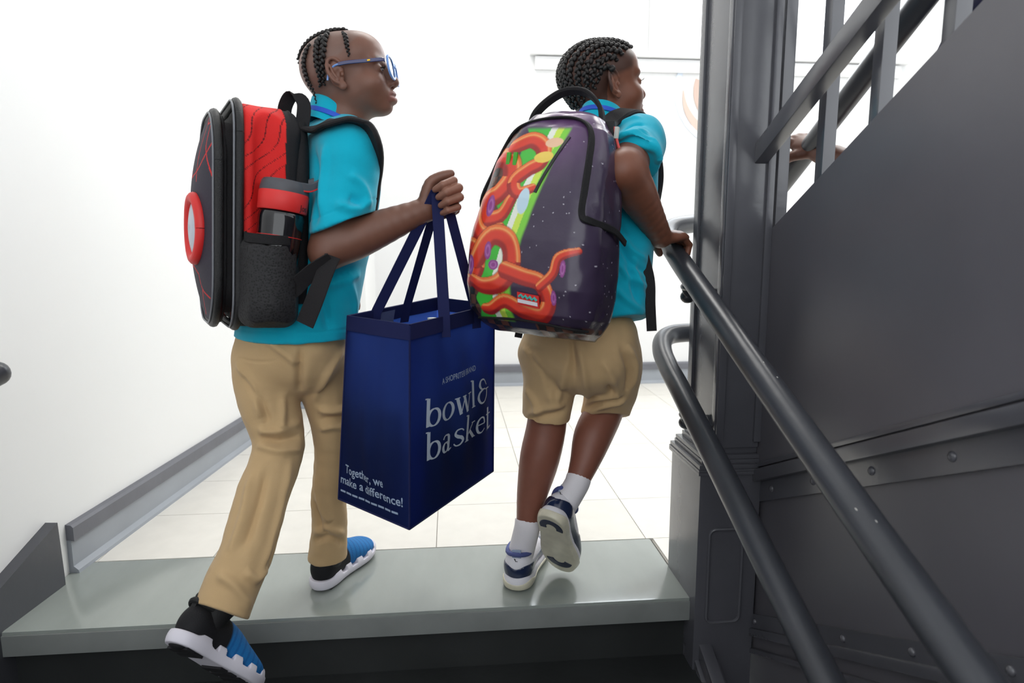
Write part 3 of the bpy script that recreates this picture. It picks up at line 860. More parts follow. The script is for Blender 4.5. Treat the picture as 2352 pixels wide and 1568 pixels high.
def collar(parent, c, F, L, U, rt, rb, h, m, th=.004, gap=26, sq=.9, back=0.0, n=44):
    """fold-over polo collar, open at the front by gap degrees either side"""
    vs = []; fs = []; prof = [(rt - .003, -.012), (rt - .002, .004), (rt + .002, .008), (rt + .006, .004), (rt * .45 + rb * .55, -.45 * h), (rb, -h), (rb - th, -h), (rt * .45 + rb * .55 - th, -.45 * h + .001), (rt + .001, -.004)]
    m_ = len(prof)
    for i in range(n + 1):
        a = math.radians(gap + (360 - 2 * gap) * i / n)
        fr = (1 + math.cos(a)) / 2
        for (r, u) in prof:
            vs.append(c + F * (r * math.cos(a) * 1.02) + L * (r * sq * math.sin(a)) + U * (u - .030 * fr ** 1.5 + back * (1 - fr)))
    for i in range(n):
        for j in range(m_):
            fs.append((i * m_ + j, i * m_ + (j + 1) % m_, (i + 1) * m_ + (j + 1) % m_, (i + 1) * m_ + j))
    fs += [tuple(range(m_))[::-1], tuple(range(n * m_, (n + 1) * m_))]
    return MB().add(vs, fs).build('collar', m, parent, smooth=True)

def shoe_fields(H, D, U, L, h=.0019):
    """H = underside of the heel, D heel->toe, U away from the sole; returns upper field, sole builder bits and the local frame"""
    D = nrm(D); U = nrm(U - D * (U @ D)); R = np.cross(D, U)
    k = L / .215
    P = lambda x, l, u: H + D * x * L + (R * l + U * u) * k
    lo = np.min([P(x, l, u) for x in (-.08, 1.08) for l in (-.06, .06) for u in (-.02, .13)], 0); hi = np.max([P(x, l, u) for x in (-.08, 1.08) for l in (-.06, .06) for u in (-.02, .13)], 0)
    X = [.10, .2, .33, .48, .62, .76, .88, .955]
    W = [.029, .0305, .0305, .0335, .0385, .0405, .036, .026]
    T = [.074, .068, .074, .070, .058, .047, .039, .030]
    g = Vox(lo, hi, h)
    g.limb([P(x, 0, t / 2 + .006) for x, t in zip(X, T)], [w * k for w in W], lat=R, ratio=[(t / 2) / w for t, w in zip(T, W)], k=.004, n=3)
    g.ell(P(.13, 0, .045), [D, R, U], (.030 * k, .027 * k, .040 * k), .012)
    def sole(top_fn, wide=.003, heel=.0):
        s = Vox(lo, hi, h)
        xs = [.075, .17, .32, .48, .62, .76, .88, .945]; ws = [.028, .031, .0305, .034, .0395, .0418, .0365, .027]
        s.limb([P(x, 0, .014) for x in xs], [(w + wide) * k for w in ws], lat=R, ratio=[.030 / (w + wide) for w in ws], k=.004, n=3)
        s.cut(P(0, 0, 0), -U)
        q = s._sub(lo, hi); sl, (Xg, Yg, Zg) = q
        dx, dy, dz = Xg - H[0], Yg - H[1], Zg - H[2]
        lx = (dx * D[0] + dy * D[1] + dz * D[2]) / L; lu = (dx * U[0] + dy * U[1] + dz * U[2]) / k; ll = (dx * R[0] + dy * R[1] + dz * R[2]) / k
        s._mix(sl, (-(lu - top_fn(lx, ll)) * k).astype(np.float32), .003, 'sub') if False else None
        s.A[sl] = np.maximum(s.A[sl], ((lu - top_fn(lx, ll)) * k * .8).astype(np.float32))
        return s
    def local(v):
        d = v - H; return (d @ D) / L, (d @ R) / k, (d @ U) / k
    return g, sole, P, local, (D, R, U, k)

M['sock'] = mat('sock', (232, 228, 232), .85, bump=(600, .3, 2))
def sock(person, a, mid, b, r0, r1, m=None):
    e = nrm(np.cross(b - a, V(0, 1, 0))); vs = []; n = 40; rows = 14
    S_ = spline([a, mid, b], 7)
    for j in range(rows + 1):
        t = j / rows; c = S_[j]; A = nrm(S_[min(j + 1, rows)] - S_[max(j - 1, 0)]); e = nrm(e - A * (e @ A)); d = np.cross(A, e)
        for i in range(n):
            an = 2 * math.pi * i / n; rr = (r0 + (r1 - r0) * t) * (1 + .018 * (i % 2) + .01 * math.sin(9 * t))
            vs.append(c + (e * math.cos(an) + d * math.sin(an)) * rr)
    fs = [(j * n + i, j * n + (i + 1) % n, (j + 1) * n + (i + 1) % n, (j + 1) * n + i) for j in range(rows) for i in range(n)]
    fs += [tuple(range(n))[::-1], tuple(range(rows * n, (rows + 1) * n))]
    return MB().add(vs, fs).build('sock', m or M['sock'], person, smooth=True)
# ================================================================== CHILD ON THE LEFT
p1 = empty('person', (-.36, 1.50, 0), 'child with blue glasses in teal polo and long khaki trousers, holding a tote bag', 'person')
SK1, LIP1 = (118, 79, 64), (138, 84, 76)
hf1 = head_frame(95, 9, 0)
F_, L_, U_ = hf1
hc1 = at(770, 166, 1.428) + L_ * .071 + F_ * .011
nb1 = at(784, 284, 1.50)
def scalp1(v, lf, ll, lu, col):
    line = .052 + .35 * np.clip(-lf, 0, .1) * 0
    m = sstep(.060, .072, lu + np.clip(.03 - lf, -.1, .03) * .9) * sstep(.075, .055, lf)
    m = np.maximum(m, sstep(-.015, -.035, lf) * sstep(-.055, -.035, lu) * sstep(.0, .008, .09 - np.abs(ll)))
    sp = .35 + .25 * vnoise(v * 420)
    return col * (1 - (m * .55)[:, None]) + lin((118, 96, 88)) * (m * .55)[:, None] * (1 + .12 * sp[:, None])
hv1, hq1, hcol1, hp1 = sculpt_head(hc1, hf1, nb1, .92, SK1, LIP1, scalp=scalp1)
hn1 = vnormals(hv1, hq1)

hR = at(732, 1348, 1.53); hR[2] = .0055
hL = at(398, 1478, 1.17); tL = at(592, 1590, 1.29)
Dl = nrm(tL - hL); Ul = nrm(V(.25, .75, .75) - Dl * (V(.25, .75, .75) @ Dl))
# right arm and fist (fine)
fT, rT = yawdir(63)
shR = at(806, 342, 1.38); elR = at(757, 572, 1.34); wrR = at(972, 484, 1.37)
g = Vox(np.minimum(np.minimum(shR, elR), wrR) - .10, np.maximum(np.maximum(shR, elR), wrR) + .16, .002)
g.limb([shR, shR * .5 + elR * .5, elR + (shR - elR) * .12], [.045, .040, .039], k=.003)
fa = wrR - elR
g.limb([elR, elR + fa * .25, elR + fa * .6, wrR], [.039, .041, .034, .0235], lat=[V(0, 0, 1)] * 4, ratio=[1, 1, .95, 1.0], k=.003, join=.014)
g.ball(elR + nrm(elR - wrR) * .008 + nrm(elR - shR) * .006, .030, .018)
hD = nrm(at(1045, 452, 1.375) - wrR)
hT = nrm(V(-.38, .05, .92)); hN = nrm(V(.25, .9, .05))      # back of the hand turned away from the camera
hand_field(g, wrR, hD, hN, hT, s=1.02, fingers=[(62, 92, 60), (66, 92, 62), (68, 92, 62), (70, 90, 60)], spread=1.5,
           thumb=((.034, .042, -.008), (.058, .046, -.012), (.080, .043, -.014)))
av1, aq1 = g.mesh(); av1 = relax(av1, aq1, 1, .35)
acol = np.tile(lin(SK1), (len(av1), 1))
palm = sstep(.0, -.016, (av1 - wrR) @ hN) * sstep(.02, .035, (av1 - wrR) @ hD)
acol = acol * (1 - .35 * palm[:, None]) + lin((172, 120, 100)) * .35 * palm[:, None]

# coarse body underneath the clothes, left arm
pel = at(668, 800, 1.48)
g = Vox((-.72, 1.10, -.06), (-.02, 1.80, 1.20), .005)
ch = at(770, 400, 1.49)
g.limb([pel, at(728, 600, 1.48), ch, nb1 + V(0, 0, -.03)], [.082, .092, .115, .05], lat=[rT] * 4, ratio=[.75, .70, .66, .9], k=.01)
g.limb([nb1 + V(0, 0, -.06), nb1 + V(0, 0, .0)], [.05, .042], k=.01)
shL = shR - rT * .25; elL = V(-.31, 1.665, .92); wrL = V(-.285, 1.66, .74)
g.limb([ch + V(0, 0, .03), shR - V(0, 0, .01)], [.05, .04], k=.01); g.limb([ch + V(0, 0, .03), shL], [.05, .04], k=.01)
g.limb([shL, elL, wrL], [.038, .033, .021], k=.006, join=.02)
hand_field(g, wrL, V(.1, .1, -1), V(-.4, .9, 0), V(.8, .3, 0), s=.95, curl=(30, 40, 25), thumb=((.03, .036, -.01), (.05, .044, -.014), (.07, .044, -.016)))
hipL, knL, anL = at(612, 830, 1.47), at(640, 1022, 1.43), at(522, 1368, 1.262)
hipR, knR, anR = at(735, 830, 1.49), at(762, 1010, 1.51), at(757, 1270, 1.555)
g.limb([hipL, knL, knL * .35 + anL * .65, anL, hL + Dl * .06 + Ul * .055], [.044, .034, .028, .024, .020], k=.01, join=.012)
g.limb([hipR, knR, knR * .35 + anR * .65, anR, hR + V(.02, .05, .055)], [.044, .030, .024, .021, .018], k=.01, join=.012)
bv, bq = g.mesh()
bcol = np.tile(lin(SK1), (len(bv), 1))
V_, Q_, C_ = join_meshes([(hv1, hq1, hcol1), (av1, aq1, acol), (bv, bq, bcol)])
mesh_obj('body', V_, Q_, M['skin'], p1, True, C_)
eyes_and_lashes(p1, hp1, hf1)

# polo shirt
g = Vox((-.66, 1.20, .58), (-.02, 1.80, 1.20), .003)
spec = [((672, 800, 1.485), 42, .148, .116), ((684, 735, 1.485), 45, .147, .112), ((706, 665, 1.485), 50, .138, .105), ((730, 590, 1.485), 55, .130, .099), ((752, 500, 1.49), 60, .134, .097), ((768, 410, 1.49), 64, .138, .094), ((778, 358, 1.49), 66, .126, .082), ((785, 335, 1.49), 66, .090, .060), ((788, 312, 1.495), 66, .056, .050)]
P = [at(*s[0]) for s in spec]
g.limb(P, [s[2] for s in spec], lat=[yawdir(s[1])[1] for s in spec], ratio=[s[3] / s[2] for s in spec], k=.006, n=3)
# shoulders and sleeves
hemR = at(789, 512, 1.345)
armax = nrm(hemR - shR)
hl = at(728, 532, 1.34); hr_ = at(850, 489, 1.33)
hn_ = nrm(np.cross(hr_ - hl, V(.15, 1, .1))); hn_ = hn_ if hn_[2] < 0 else -hn_
t = g.like(shR - V(.14, .12, .34), shR + V(.16, .16, .12))
t.limb([P[6] + V(0, 0, .0), shR + V(-.004, 0, .006), shR * .55 + hemR * .45, hemR + armax * .035], [.058, .060, .058, .061], lat=V(1, 0, 0), ratio=[.8, .85, .95, 1.0], k=.006)
t.cut(hemR, hn_, k=.002)
g.merge(t, .022)
t = g.like(shL - V(.14, .12, .34), shL + V(.16, .14, .12))
t.limb([P[6] + V(0, 0, .02), shL + V(0, 0, .008), shL * .4 + elL * .6], [.058, .058, .056], k=.006)
t.cut(shL * .5 + elL * .5, nrm(elL - shL), k=.002)
g.merge(t, .022)
g.cut(V(0, 0, .634), V(0, 0, -1), k=.002)
v, q = g.mesh(); v = relax(v, q, 2, .5); n = vnormals(v, q)
fold = [[(690, 330), (705, 420), (700, 520)], [(712, 620), (770, 610), (832, 580)], [(740, 655), (790, 640), (830, 630)],
        [(795, 640), (815, 690), (835, 740)], [(770, 470), (815, 480), (848, 465)], [(800, 400), (835, 430), (850, 480)], [(745, 330), (738, 420), (740, 500)]]
sink = [[(715, 560), (760, 640), (800, 625)], [(720, 350), (722, 440), (728, 520)], [(800, 455), (835, 470)], [(690, 640), (740, 690), (760, 760)]]
dsp = fold_px(v, n, fold, .010, .0085) + fold_px(v, n, sink, .010, -.009) + .003 * vnoise(v * V(16, 16, 9)) + .0012 * vnoise(v * 38)
hem = np.exp(-((v[:, 2] - .658) / .0022) ** 2)
v = v + n * (dsp - .0015 * hem * (np.abs(n[:, 2]) < .6))[:, None]
seamR = np.exp(-(((v - hemR) @ hn_ + .024) / .002) ** 2) * (v[:, 1] < 1.395) * (segdist(v, shR, hemR)[0] < .09)
v = v - n * (.0012 * seamR)[:, None]
sh1 = mesh_obj('polo_shirt', v, q, M['polo'], p1, True); sv1, sn1 = v, vnormals(v, q)
cF, cL, cU = head_frame(72, -10)
collar(sh1, nb1 + V(-.010, 0, .034), cF, cL, cU, .045, .062, .042, M['polo'], back=.006)
# lanyard ribbon round the collar
lp = [nb1 + V(-.010, 0, .020) + cF * (.0595 * math.cos(a)) + cL * (.055 * math.sin(a)) + cU * (-.026 * ((1 + math.cos(a)) / 2) ** 1.2 - .004) for a in np.radians(np.linspace(60, 300, 26))]
lo2 = [lp[0] + cF * .05 - cU * .12, lp[0] + cF * .03 - cU * .05]
hi2 = [lp[-1] + cF * .03 - cU * .05, lp[-1] + cF * .05 - cU * .12]
MB().ribbon(lo2 + lp + hi2, [cU] * 30, .010, .0014).build('lanyard', M['lanyard'], p1, smooth=True)

# trousers
g = Vox((-.72, 1.12, .02), (-.06, 1.80, .74), .003)
g.limb([at(676, 760, 1.485), at(669, 796, 1.482), at(666, 820, 1.48)], [.118, .132, .098], lat=[yawdir(40)[1]] * 3, ratio=[.80, .80, .80], k=.006)
t = g.like((-.72, 1.12, .0), (-.20, 1.62, .74))
t.limb([hipL, at(616, 915, 1.455), knL + V(.002, 0, 0), at(605, 1130, 1.375), at(572, 1250, 1.31), at(530, 1352, 1.262), at(502, 1425, 1.232)], [.072, .064, .052, .0535, .053, .052, .052], lat=[V(1, 0, .3)] * 7, ratio=[1, 1, 1, .95, .95, .95, .95], k=.006)
tl = nrm(at(512, 1400, 1.24) - at(572, 1250, 1.31))
t.cut(at(504, 1402, 1.235), nrm(tl + V(-.10, -.1, -.1)), k=.002)
g.merge(t, .022)
t = g.like((-.5, 1.3, .02), (-.06, 1.75, .74))
t.limb([hipR, at(754, 915, 1.50), at(766, 1010, 1.51), at(757, 1130, 1.53), at(755, 1225, 1.55), at(752, 1310, 1.565)], [.070, .054, .044, .0385, .042, .047], k=.006)
t.cut(at(757, 1284, 1.55), V(0, .1, -1), k=.002)
g.merge(t, .007)
v, q = g.mesh(); v = relax(v, q, 2, .5); n = vnormals(v, q)
fold = [[(592, 985), (640, 990), (695, 965)], [(590, 1022), (640, 1035), (695, 1030)], [(545, 830), (585, 895), (600, 960)], [(655, 900), (650, 960), (645, 985)],
        [(575, 1090), (560, 1180), (530, 1270)], [(668, 1060), (640, 1190), (590, 1330)], [(560, 1310), (590, 1330), (620, 1300)], [(500, 1320), (540, 1345), (575, 1395)],
        [(730, 940), (770, 945), (800, 935)], [(733, 985), (765, 978), (798, 985)], [(722, 1090), (740, 1170), (760, 1200)], [(720, 1225), (755, 1212), (792, 1228)],
        [(600, 770), (650, 810), (690, 840)], [(790, 800), (750, 860), (720, 920)]]
sink = [[(598, 1005), (640, 1012), (690, 1000)], [(560, 860), (600, 930), (615, 975)], [(735, 962), (770, 962), (798, 960)], [(690, 800), (686, 860), (690, 905)],
        [(610, 1080), (590, 1170), (560, 1260)], [(720, 1243), (755, 1235), (792, 1248)], [(660, 1200), (625, 1300)], [(720, 1150), (735, 1210), (757, 1225)]]
dsp = fold_px(v, n, fold, .009, .0095) + fold_px(v, n, sink, .008, -.010) + .003 * vnoise(v * 17) + .0015 * vnoise(v * V(40, 40, 26))
v = v + n * dsp[:, None]
stitch = fold_px(v, n, [[(541, 822), (600, 832), (655, 824)], [(684, 1070), (655, 1180), (622, 1290), (600, 1380)], [(690, 800), (689, 840), (690, 872)]], .002, -.0022)
v = v + n * stitch[:, None]
mesh_obj('trousers', v, q, M['khaki'], p1, True)

# shoes: black heel, blue forefoot, thick white wavy sole
M['shoe1'] = mat('shoe1', (30, 30, 34), .7, spec=.3, attr=True, bump=(350, .4, 2))
M['sole_white'] = mat('sole_white', (226, 222, 232), .55)
M['sole_black'] = mat('sole_black', (22, 22, 26), .6)
M['shoe_black'] = mat('shoe_black', (22, 22, 24), .7, bump=(300, .4, 2))
def runner(person, H, D, U, L, lab, tab=True):
    gu, sole, P, local, (D_, R_, U__, k) = shoe_fields(H, D, U, L)
    gu.ell(P(.17, 0, .088), [D_, R_, U__], (.030 * k, .020 * k, .026 * k), .006, 'sub')
    v, q = gu.mesh(); v = relax(v, q, 1); x, l, u = local(v)
    c = np.tile(lin((26, 26, 29)), (len(v), 1))
    m = sstep(.40, .43, x + .4 * (u - .03)); c = c * (1 - m[:, None]) + lin((28, 112, 178)) * m[:, None]
    st_ = m * (np.sin(x * 90 + np.abs(l) * 160) > .55) * .35; c = c * (1 - st_[:, None]) + lin((12, 58, 120)) * st_[:, None]
    up = mesh_obj('shoe', v, q, M['shoe1'], person, True, c)
    up['label'] = lab
    def top(lx, ll): return .023 + .006 * np.sign(np.sin(lx * 34 + 1.2)) * (lx > .22) + .012 * np.exp(-((lx - .18) / .06) ** 2) + .006 * np.exp(-((lx - 1) / .12) ** 2)
    s = sole(top); v, q = s.mesh(); v = relax(v, q, 2); mesh_obj('sole', v, q, M['sole_white'], up, True)
    m_ = MB()
    for i, x in enumerate((.10, .20, .52, .64, .76, .87)):
        m_.box((-.035 * k * L / L, -.026 * k, -.0045), (.035 * k, .026 * k, .001), R=[D_ * .26, R_, U__], o=P(x, 0, 0))
    m_.build('outsole', M['sole_black'], up, smooth=False)
    hx = MB().sphere(P(.050, 0, .010), (.0175 * k, .0250 * k, .0165 * k), 16, 12, R=[D_, R_, U__]); hx.build('heel_plug', M['sole_black'], up)
    if tab: MB().ribbon([P(.012, 0, .052), P(-.005, 0, .07), P(-.01, 0, .088), P(.005, 0, .098), P(.03, 0, .088)], R_, .012 * k, .003).build('pull_tab', M['shoe_black'], up, smooth=True)
    col = [P(.17, 0, .072) + D_ * .040 * k * math.cos(a) + R_ * .026 * k * math.sin(a) + U__ * (.006 * math.cos(a) ** 2) for a in np.linspace(0, 2 * math.pi, 25)]
    MB().tube(col, .006 * k, 8, caps=False).build('ankle_collar', M['shoe_black'], up)
    return up
runner(p1, hR, V(.088, .2, 0), V(0, 0, 1), .222, 'black and blue running shoe flat on the landing tread', tab=False)
sock(p1, at(757, 1262, 1.555), anR + V(0, .004, -.012), hR + V(.02, .045, .055), .030, .031, M['shoe_black'])
runner(p1, hL, tL - hL, V(.25, .75, .75), .225, 'black and blue running shoe lifted with its white sole showing')
Dl = nrm(tL - hL); Ul = nrm(V(.25, .75, .75) - Dl * (V(.25, .75, .75) @ Dl))
sock(p1, at(530, 1370, 1.262), anL * .5 + (hL + Dl * .05 + Ul * .06) * .5, hL + Dl * .05 + Ul * .05, .032, .031, M['shoe_black'])

# hair
shaved = None
def braid_px(pxs, r, taper=.5, mirror=True, off=.004, tail=None):
    pts = [on_mesh(hv1, x, y, off, hn1) for x, y in pxs]
    if tail: pts += tail(pts)
    o = [hn1[np.argmin(np.linalg.norm(hv1 - pts[0], axis=1))], hn1[np.argmin(np.linalg.norm(hv1 - pts[-1], axis=1))]]
    braid(p1, pts, r, M['hair'], taper, out=o)
    if mirror:
        mp = [p - 2 * L_ * ((p - hc1) @ L_) for p in pts]; mo = [a - 2 * L_ * (a @ L_) for a in o]
        braid(p1, mp, r, M['hair'], taper, out=mo)
braid_px([(786, 74), (793, 86), (797, 106), (801, 128)], .0052, .6)
braid_px([(736, 82), (731, 100), (728, 125), (730, 150), (734, 172), (737, 196)], .0066, .6)
braid_px([(752, 74), (747, 92), (744, 118), (740, 145), (742, 170), (745, 192)], .0072, .55)
braid_px([(712, 104), (704, 122), (700, 145), (704, 168), (712, 190)], .0056, .4, tail=lambda p: [p[-1] + V(.010, -.004, -.018), p[-1] + V(.015, -.006, -.040)])
for dl in (-.024, .0, .024):
    pts = [hp1(f, dl * (1 + .3 * abs(f) * 10 * 0), 0) for f in (.03, .0, -.04, -.08)]
    pts = []
    for a in np.linspace(70, 165, 9):
        d = F_ * math.cos(math.radians(a)) + U_ * math.sin(math.radians(a)); o = hp1(-.015, dl, .04)
        t = (hv1 - o) @ d; e = np.linalg.norm(hv1 - o - t[:, None] * d, axis=1); i = np.argmax(np.where(e < .006, t, -1)); pts.append(hv1[i] + hn1[i] * .003)
    braid(p1, pts, .006, M['hair'], .6, out=[U_, -F_])

# eyeglasses
M['frame_blue'] = mat('frame_blue', (120, 160, 225), .12, spec=.7)
M['frame_dark'] = mat('frame_dark', (38, 42, 96), .18, spec=.6)
M['gold'] = mat('gold', (214, 168, 40), .35, metal=.6)
mg, nt, p_ = nodes_of('lens'); M['lens'] = mg
p_.inputs['Base Color'].default_value = (.96, .98, 1, 1); p_.inputs['Roughness'].default_value = .02; p_.inputs['Transmission Weight'].default_value = 1.0; p_.inputs['IOR'].default_value = 1.12; p_.inputs['Specular IOR Level'].default_value = .9
gl = empty('eyeglasses', hp1(.10, 0, 0), 'clear blue framed eyeglasses worn by the child with the tote bag', 'eyeglasses')
def rim_pt(s, a, e=0.0, df=0.0):
    ca, sa = math.cos(a), math.sin(a)
    x = .0275 * math.copysign(abs(ca) ** .75, ca); y = .0262 * math.copysign(abs(sa) ** .8, sa)
    return hp1(.1085 - .16 * abs(.033 + x) ** 1.35 + df, s * (.0335 + x * (1 + e)), .003 + y * (1 + e) + .002 * ca)
for s in (-1, 1):
    MB().tube([rim_pt(s, a) for a in np.linspace(0, 2 * math.pi, 37)], .0027, 8, caps=False).build('rim', M['frame_blue'], gl)
    vs = [rim_pt(s, a, -.06, d) for d in (.0, -.0016) for a in np.linspace(0, 2 * math.pi, 33)[:-1]]
    MB().add(vs, [tuple(range(32)), tuple(range(32, 64))[::-1]] + [(i, (i + 1) % 32, 32 + (i + 1) % 32, 32 + i) for i in range(32)]).build('lens', M['lens'], gl, smooth=False)
    tp = [hp1(.0985, s * .061, .014), hp1(.094, s * .069, .015), hp1(.06, s * .0745, .016), hp1(.02, s * .0785, .018), hp1(-.002, s * .0795, .017)]
    MB().ribbon(spline(tp, 5), U_, [.0072] * 21, .0026).build('temple', M['frame_dark'], gl, smooth=True)
    tq = [tp[-1], hp1(-.014, s * .0795, .013), hp1(-.026, s * .079, .0), hp1(-.032, s * .078, -.016)]
    MB().tube(spline(tq, 5), .0022, 8).build('temple_tip', M['frame_blue'], gl)
    mk = hp1(.066, s * .0762, .016)
    MB().box((-.003, -.0006, -.0015), (.003, .0006, .0015), R=[F_, L_ * s, U_], o=mk).build('hinge_mark', M['gold'], gl, smooth=False)
MB().tube(spline([rim_pt(1, math.pi * .86), hp1(.112, 0, .011), rim_pt(-1, math.pi * .86)], 6), .0022, 8).build('bridge', M['frame_blue'], gl)
# ================================================================== TOTE BAG in the left child's hand
def cloth_mat(name, rgb, trans=.35):
    m, nt, p = nodes_of(name)
    p.inputs['Base Color'].default_value = (*lin(rgb), 1); p.inputs['Roughness'].default_value = .75; p.inputs['Specular IOR Level'].default_value = .25
    tr = nt.nodes.new('ShaderNodeBsdfTranslucent'); tr.inputs['Color'].default_value = (*(lin(rgb) * 4.0), 1)
    mx = nt.nodes.new('ShaderNodeMixShader'); mx.inputs['Fac'].default_value = trans
    out = nt.nodes['Material Output']
    n = nt.nodes.new('ShaderNodeTexNoise'); n.inputs['Scale'].default_value = 500
    b = nt.nodes.new('ShaderNodeBump'); b.inputs['Strength'].default_value = .2; b.inputs['Distance'].default_value = .001
    tc = nt.nodes.new('ShaderNodeTexCoord'); nt.links.new(tc.outputs['Object'], n.inputs['Vector'])
    nt.links.new(n.outputs['Fac'], b.inputs['Height']); nt.links.new(b.outputs['Normal'], p.inputs['Normal'])
    nt.links.new(p.outputs[0], mx.inputs[1]); nt.links.new(tr.outputs[0], mx.inputs[2]); nt.links.new(mx.outputs[0], out.inputs['Surface'])
    return m
M['bag'] = cloth_mat('bag_cloth', (26, 42, 90), .60)
M['bag_band'] = cloth_mat('bag_band_cloth', (28, 34, 80), .12)
M['print'] = mat('bag_print', (186, 198, 214), .7)
M['print_dim'] = mat('bag_print_dim', (150, 168, 196), .7)
Cb, Rb, Lb = V(-.085, 1.200, .296), V(.095, 1.502, .300), V(-.245, 1.364, .298)
Ct, Rt_, Lt = V(-.076, 1.205, .688), V(.098, 1.485, .700), V(-.205, 1.318, .694)
Fb = Rb + Lb - Cb; Ft = Rt_ + Lt - Ct + V(0, -.03, .004)
bag = empty('tote_bag', (Cb + Fb) / 2, 'navy blue reusable tote bag with white lettering hanging from a child\'s fist', 'bag')
def face_pt(c0, c1, d0, d1, u, w, bulge, seed):
    """c0,c1 bottom corners, d0,d1 top corners"""
    p = (c0 * (1 - u) + c1 * u) * (1 - w) + (d0 * (1 - u) + d1 * u) * w
    n = nrm(np.cross(c1 - c0, d0 - c0)); e = 16 * u * (1 - u) * w * (1 - w)
    wr = .0035 * math.sin(u * 23 + seed + 3 * w) * math.sin(math.pi * u) * (.4 + .6 * (1 - w)) + .003 * math.sin(w * 9 + u * 5 + seed) * math.sin(math.pi * u)
    return p + n * (bulge * e + wr * min(1, 6 * w * (1 - w) + .0))
def face(name, c0, c1, d0, d1, bulge, seed, nu=22, nw=26):
    vs = [face_pt(c0, c1, d0, d1, i / nu, j / nw, bulge, seed) for j in range(nw + 1) for i in range(nu + 1)]
    fs = [(j * (nu + 1) + i, j * (nu + 1) + i + 1, (j + 1) * (nu + 1) + i + 1, (j + 1) * (nu + 1) + i) for j in range(nw) for i in range(nu)]
    return vs, fs
faces_ = {'front': (Cb, Rb, Ct, Rt_, .010, 0.4), 'side': (Lb, Cb, Lt, Ct, .012, 2.1), 'back': (Fb, Lb, Ft, Lt, .010, 3.3), 'far_side': (Rb, Fb, Rt_, Ft, .006, 5.0)}
m_ = MB()
for k_, a in faces_.items(): m_.add(*face(k_, *a))
m_.add(*face('base', Lb, Fb, Cb, Rb, .0, 1.0))
ob = m_.build('shell', M['bag'], bag, smooth=True)
# top band: wraps the mouth, slightly proud
m_ = MB()
for k_, a in faces_.items():
    vs = []; nu = 20
    for i in range(nu + 1):
        n = nrm(np.cross(a[1] - a[0], a[2] - a[0]))
        for w, o in ((.93, .0022), (.97, .0025), (1.005, .0022), (1.005, -.0022), (.93, -.0022)):
            vs.append(face_pt(a[0], a[1], a[2], a[3], i / nu, w, a[4], a[5]) + n * o)
    m_.add(vs, [(i * 5 + j, i * 5 + j + 1, (i + 1) * 5 + j + 1, (i + 1) * 5 + j) for i in range(nu) for j in range(4)])
m_.build('top_band', M['bag_band'], bag, smooth=True)
# bound edges
for a, b in ((Cb, Ct), (Rb, Rt_), (Lb, Lt), (Cb, Rb), (Lb, Cb)):
    MB().tube(spline([a, (a + b) / 2 + V(0, 0, 0), b], 6), .0022, 6).build('seam', M['bag_band'], bag)
# handles: two loops of webbing gathered in the fist
G0 = at(1010, 443, 1.352)
fr_n = nrm(np.cross(Rb - Cb, Ct - Cb))
def strap(name, base, foot, mid, top, wd, w):
    MB().ribbon([foot, base] + [base * (1 - q) + top * q for q in np.linspace(.08, 1, 9)] + [top + V(.004, .012, .003)], wd, w, .0022).build(name, M['bag_band'], bag, smooth=True)
def fp(key, u, w, o=.004):
    a = faces_[key]; return face_pt(a[0], a[1], a[2], a[3], u, w, a[4], a[5]) + nrm(np.cross(a[1] - a[0], a[2] - a[0])) * o
rdir = nrm(Rb - Cb)
for base, foot, mid, wd, dx in ((fp('front', .34, .99), fp('front', .34, .90), at(1004, 600, 1.30), V(1, .1, 0), -.006), (fp('front', .72, .99), fp('front', .72, .90), at(1046, 600, 1.385), V(.8, .5, 0), .010),
                            (fp('back', .74, .99, -.004), fp('back', .74, .90, -.004), at(963, 600, 1.372), V(.9, .3, 0), -.008), (fp('back', .40, .99, -.004), fp('back', .40, .90, -.004), at(994, 610, 1.44), V(.7, .6, 0), .0)):
    strap('handle', base, foot, mid, G0 + V(dx, 0, 0), wd, .023)
# small hang loops at the mouth
lpn = fp('front', .86, 1.0)
MB().ribbon(spline([lpn, lpn + V(-.004, .004, .025), lpn + V(.008, .008, .032), lpn + V(.014, .012, .0)], 6), V(.3, .9, 0), .006, .0012).build('hang_loop', M['bag_band'], bag, smooth=True)

# lettering, hand-drawn as strokes: x height 1, each stroke = points with pen width
def stroke(pts, ws, n=8):
    P = spline([V(*p) for p in pts], n) if len(pts) > 2 else np.array([V(*p) for p in pts]); Wd = np.interp(np.linspace(0, 1, len(P)), np.linspace(0, 1, len(ws)), ws)
    out = []; m = len(P)
    for i in range(m):
        T = nrm(np.r_[P[min(i + 1, m - 1)] - P[max(i - 1, 0)], 0]); N2 = V(-T[1], T[0])
        out.append((P[i] + N2 * Wd[i] / 2, P[i] - N2 * Wd[i] / 2))
    return out
TH, TN = .19, .065
def serif(x, y, w=.34): return ([(x - w / 2, y), (x + w / 2, y)], [.06, .06])
def bowl(cx, cy, rx, ry, a0=90, a1=450):
    return ([(cx + rx * math.cos(math.radians(a)), cy + ry * math.sin(math.radians(a))) for a in np.linspace(a0, a1, 13)], [TN + (TH - TN) * abs(math.cos(math.radians(a))) for a in np.linspace(a0, a1, 13)])
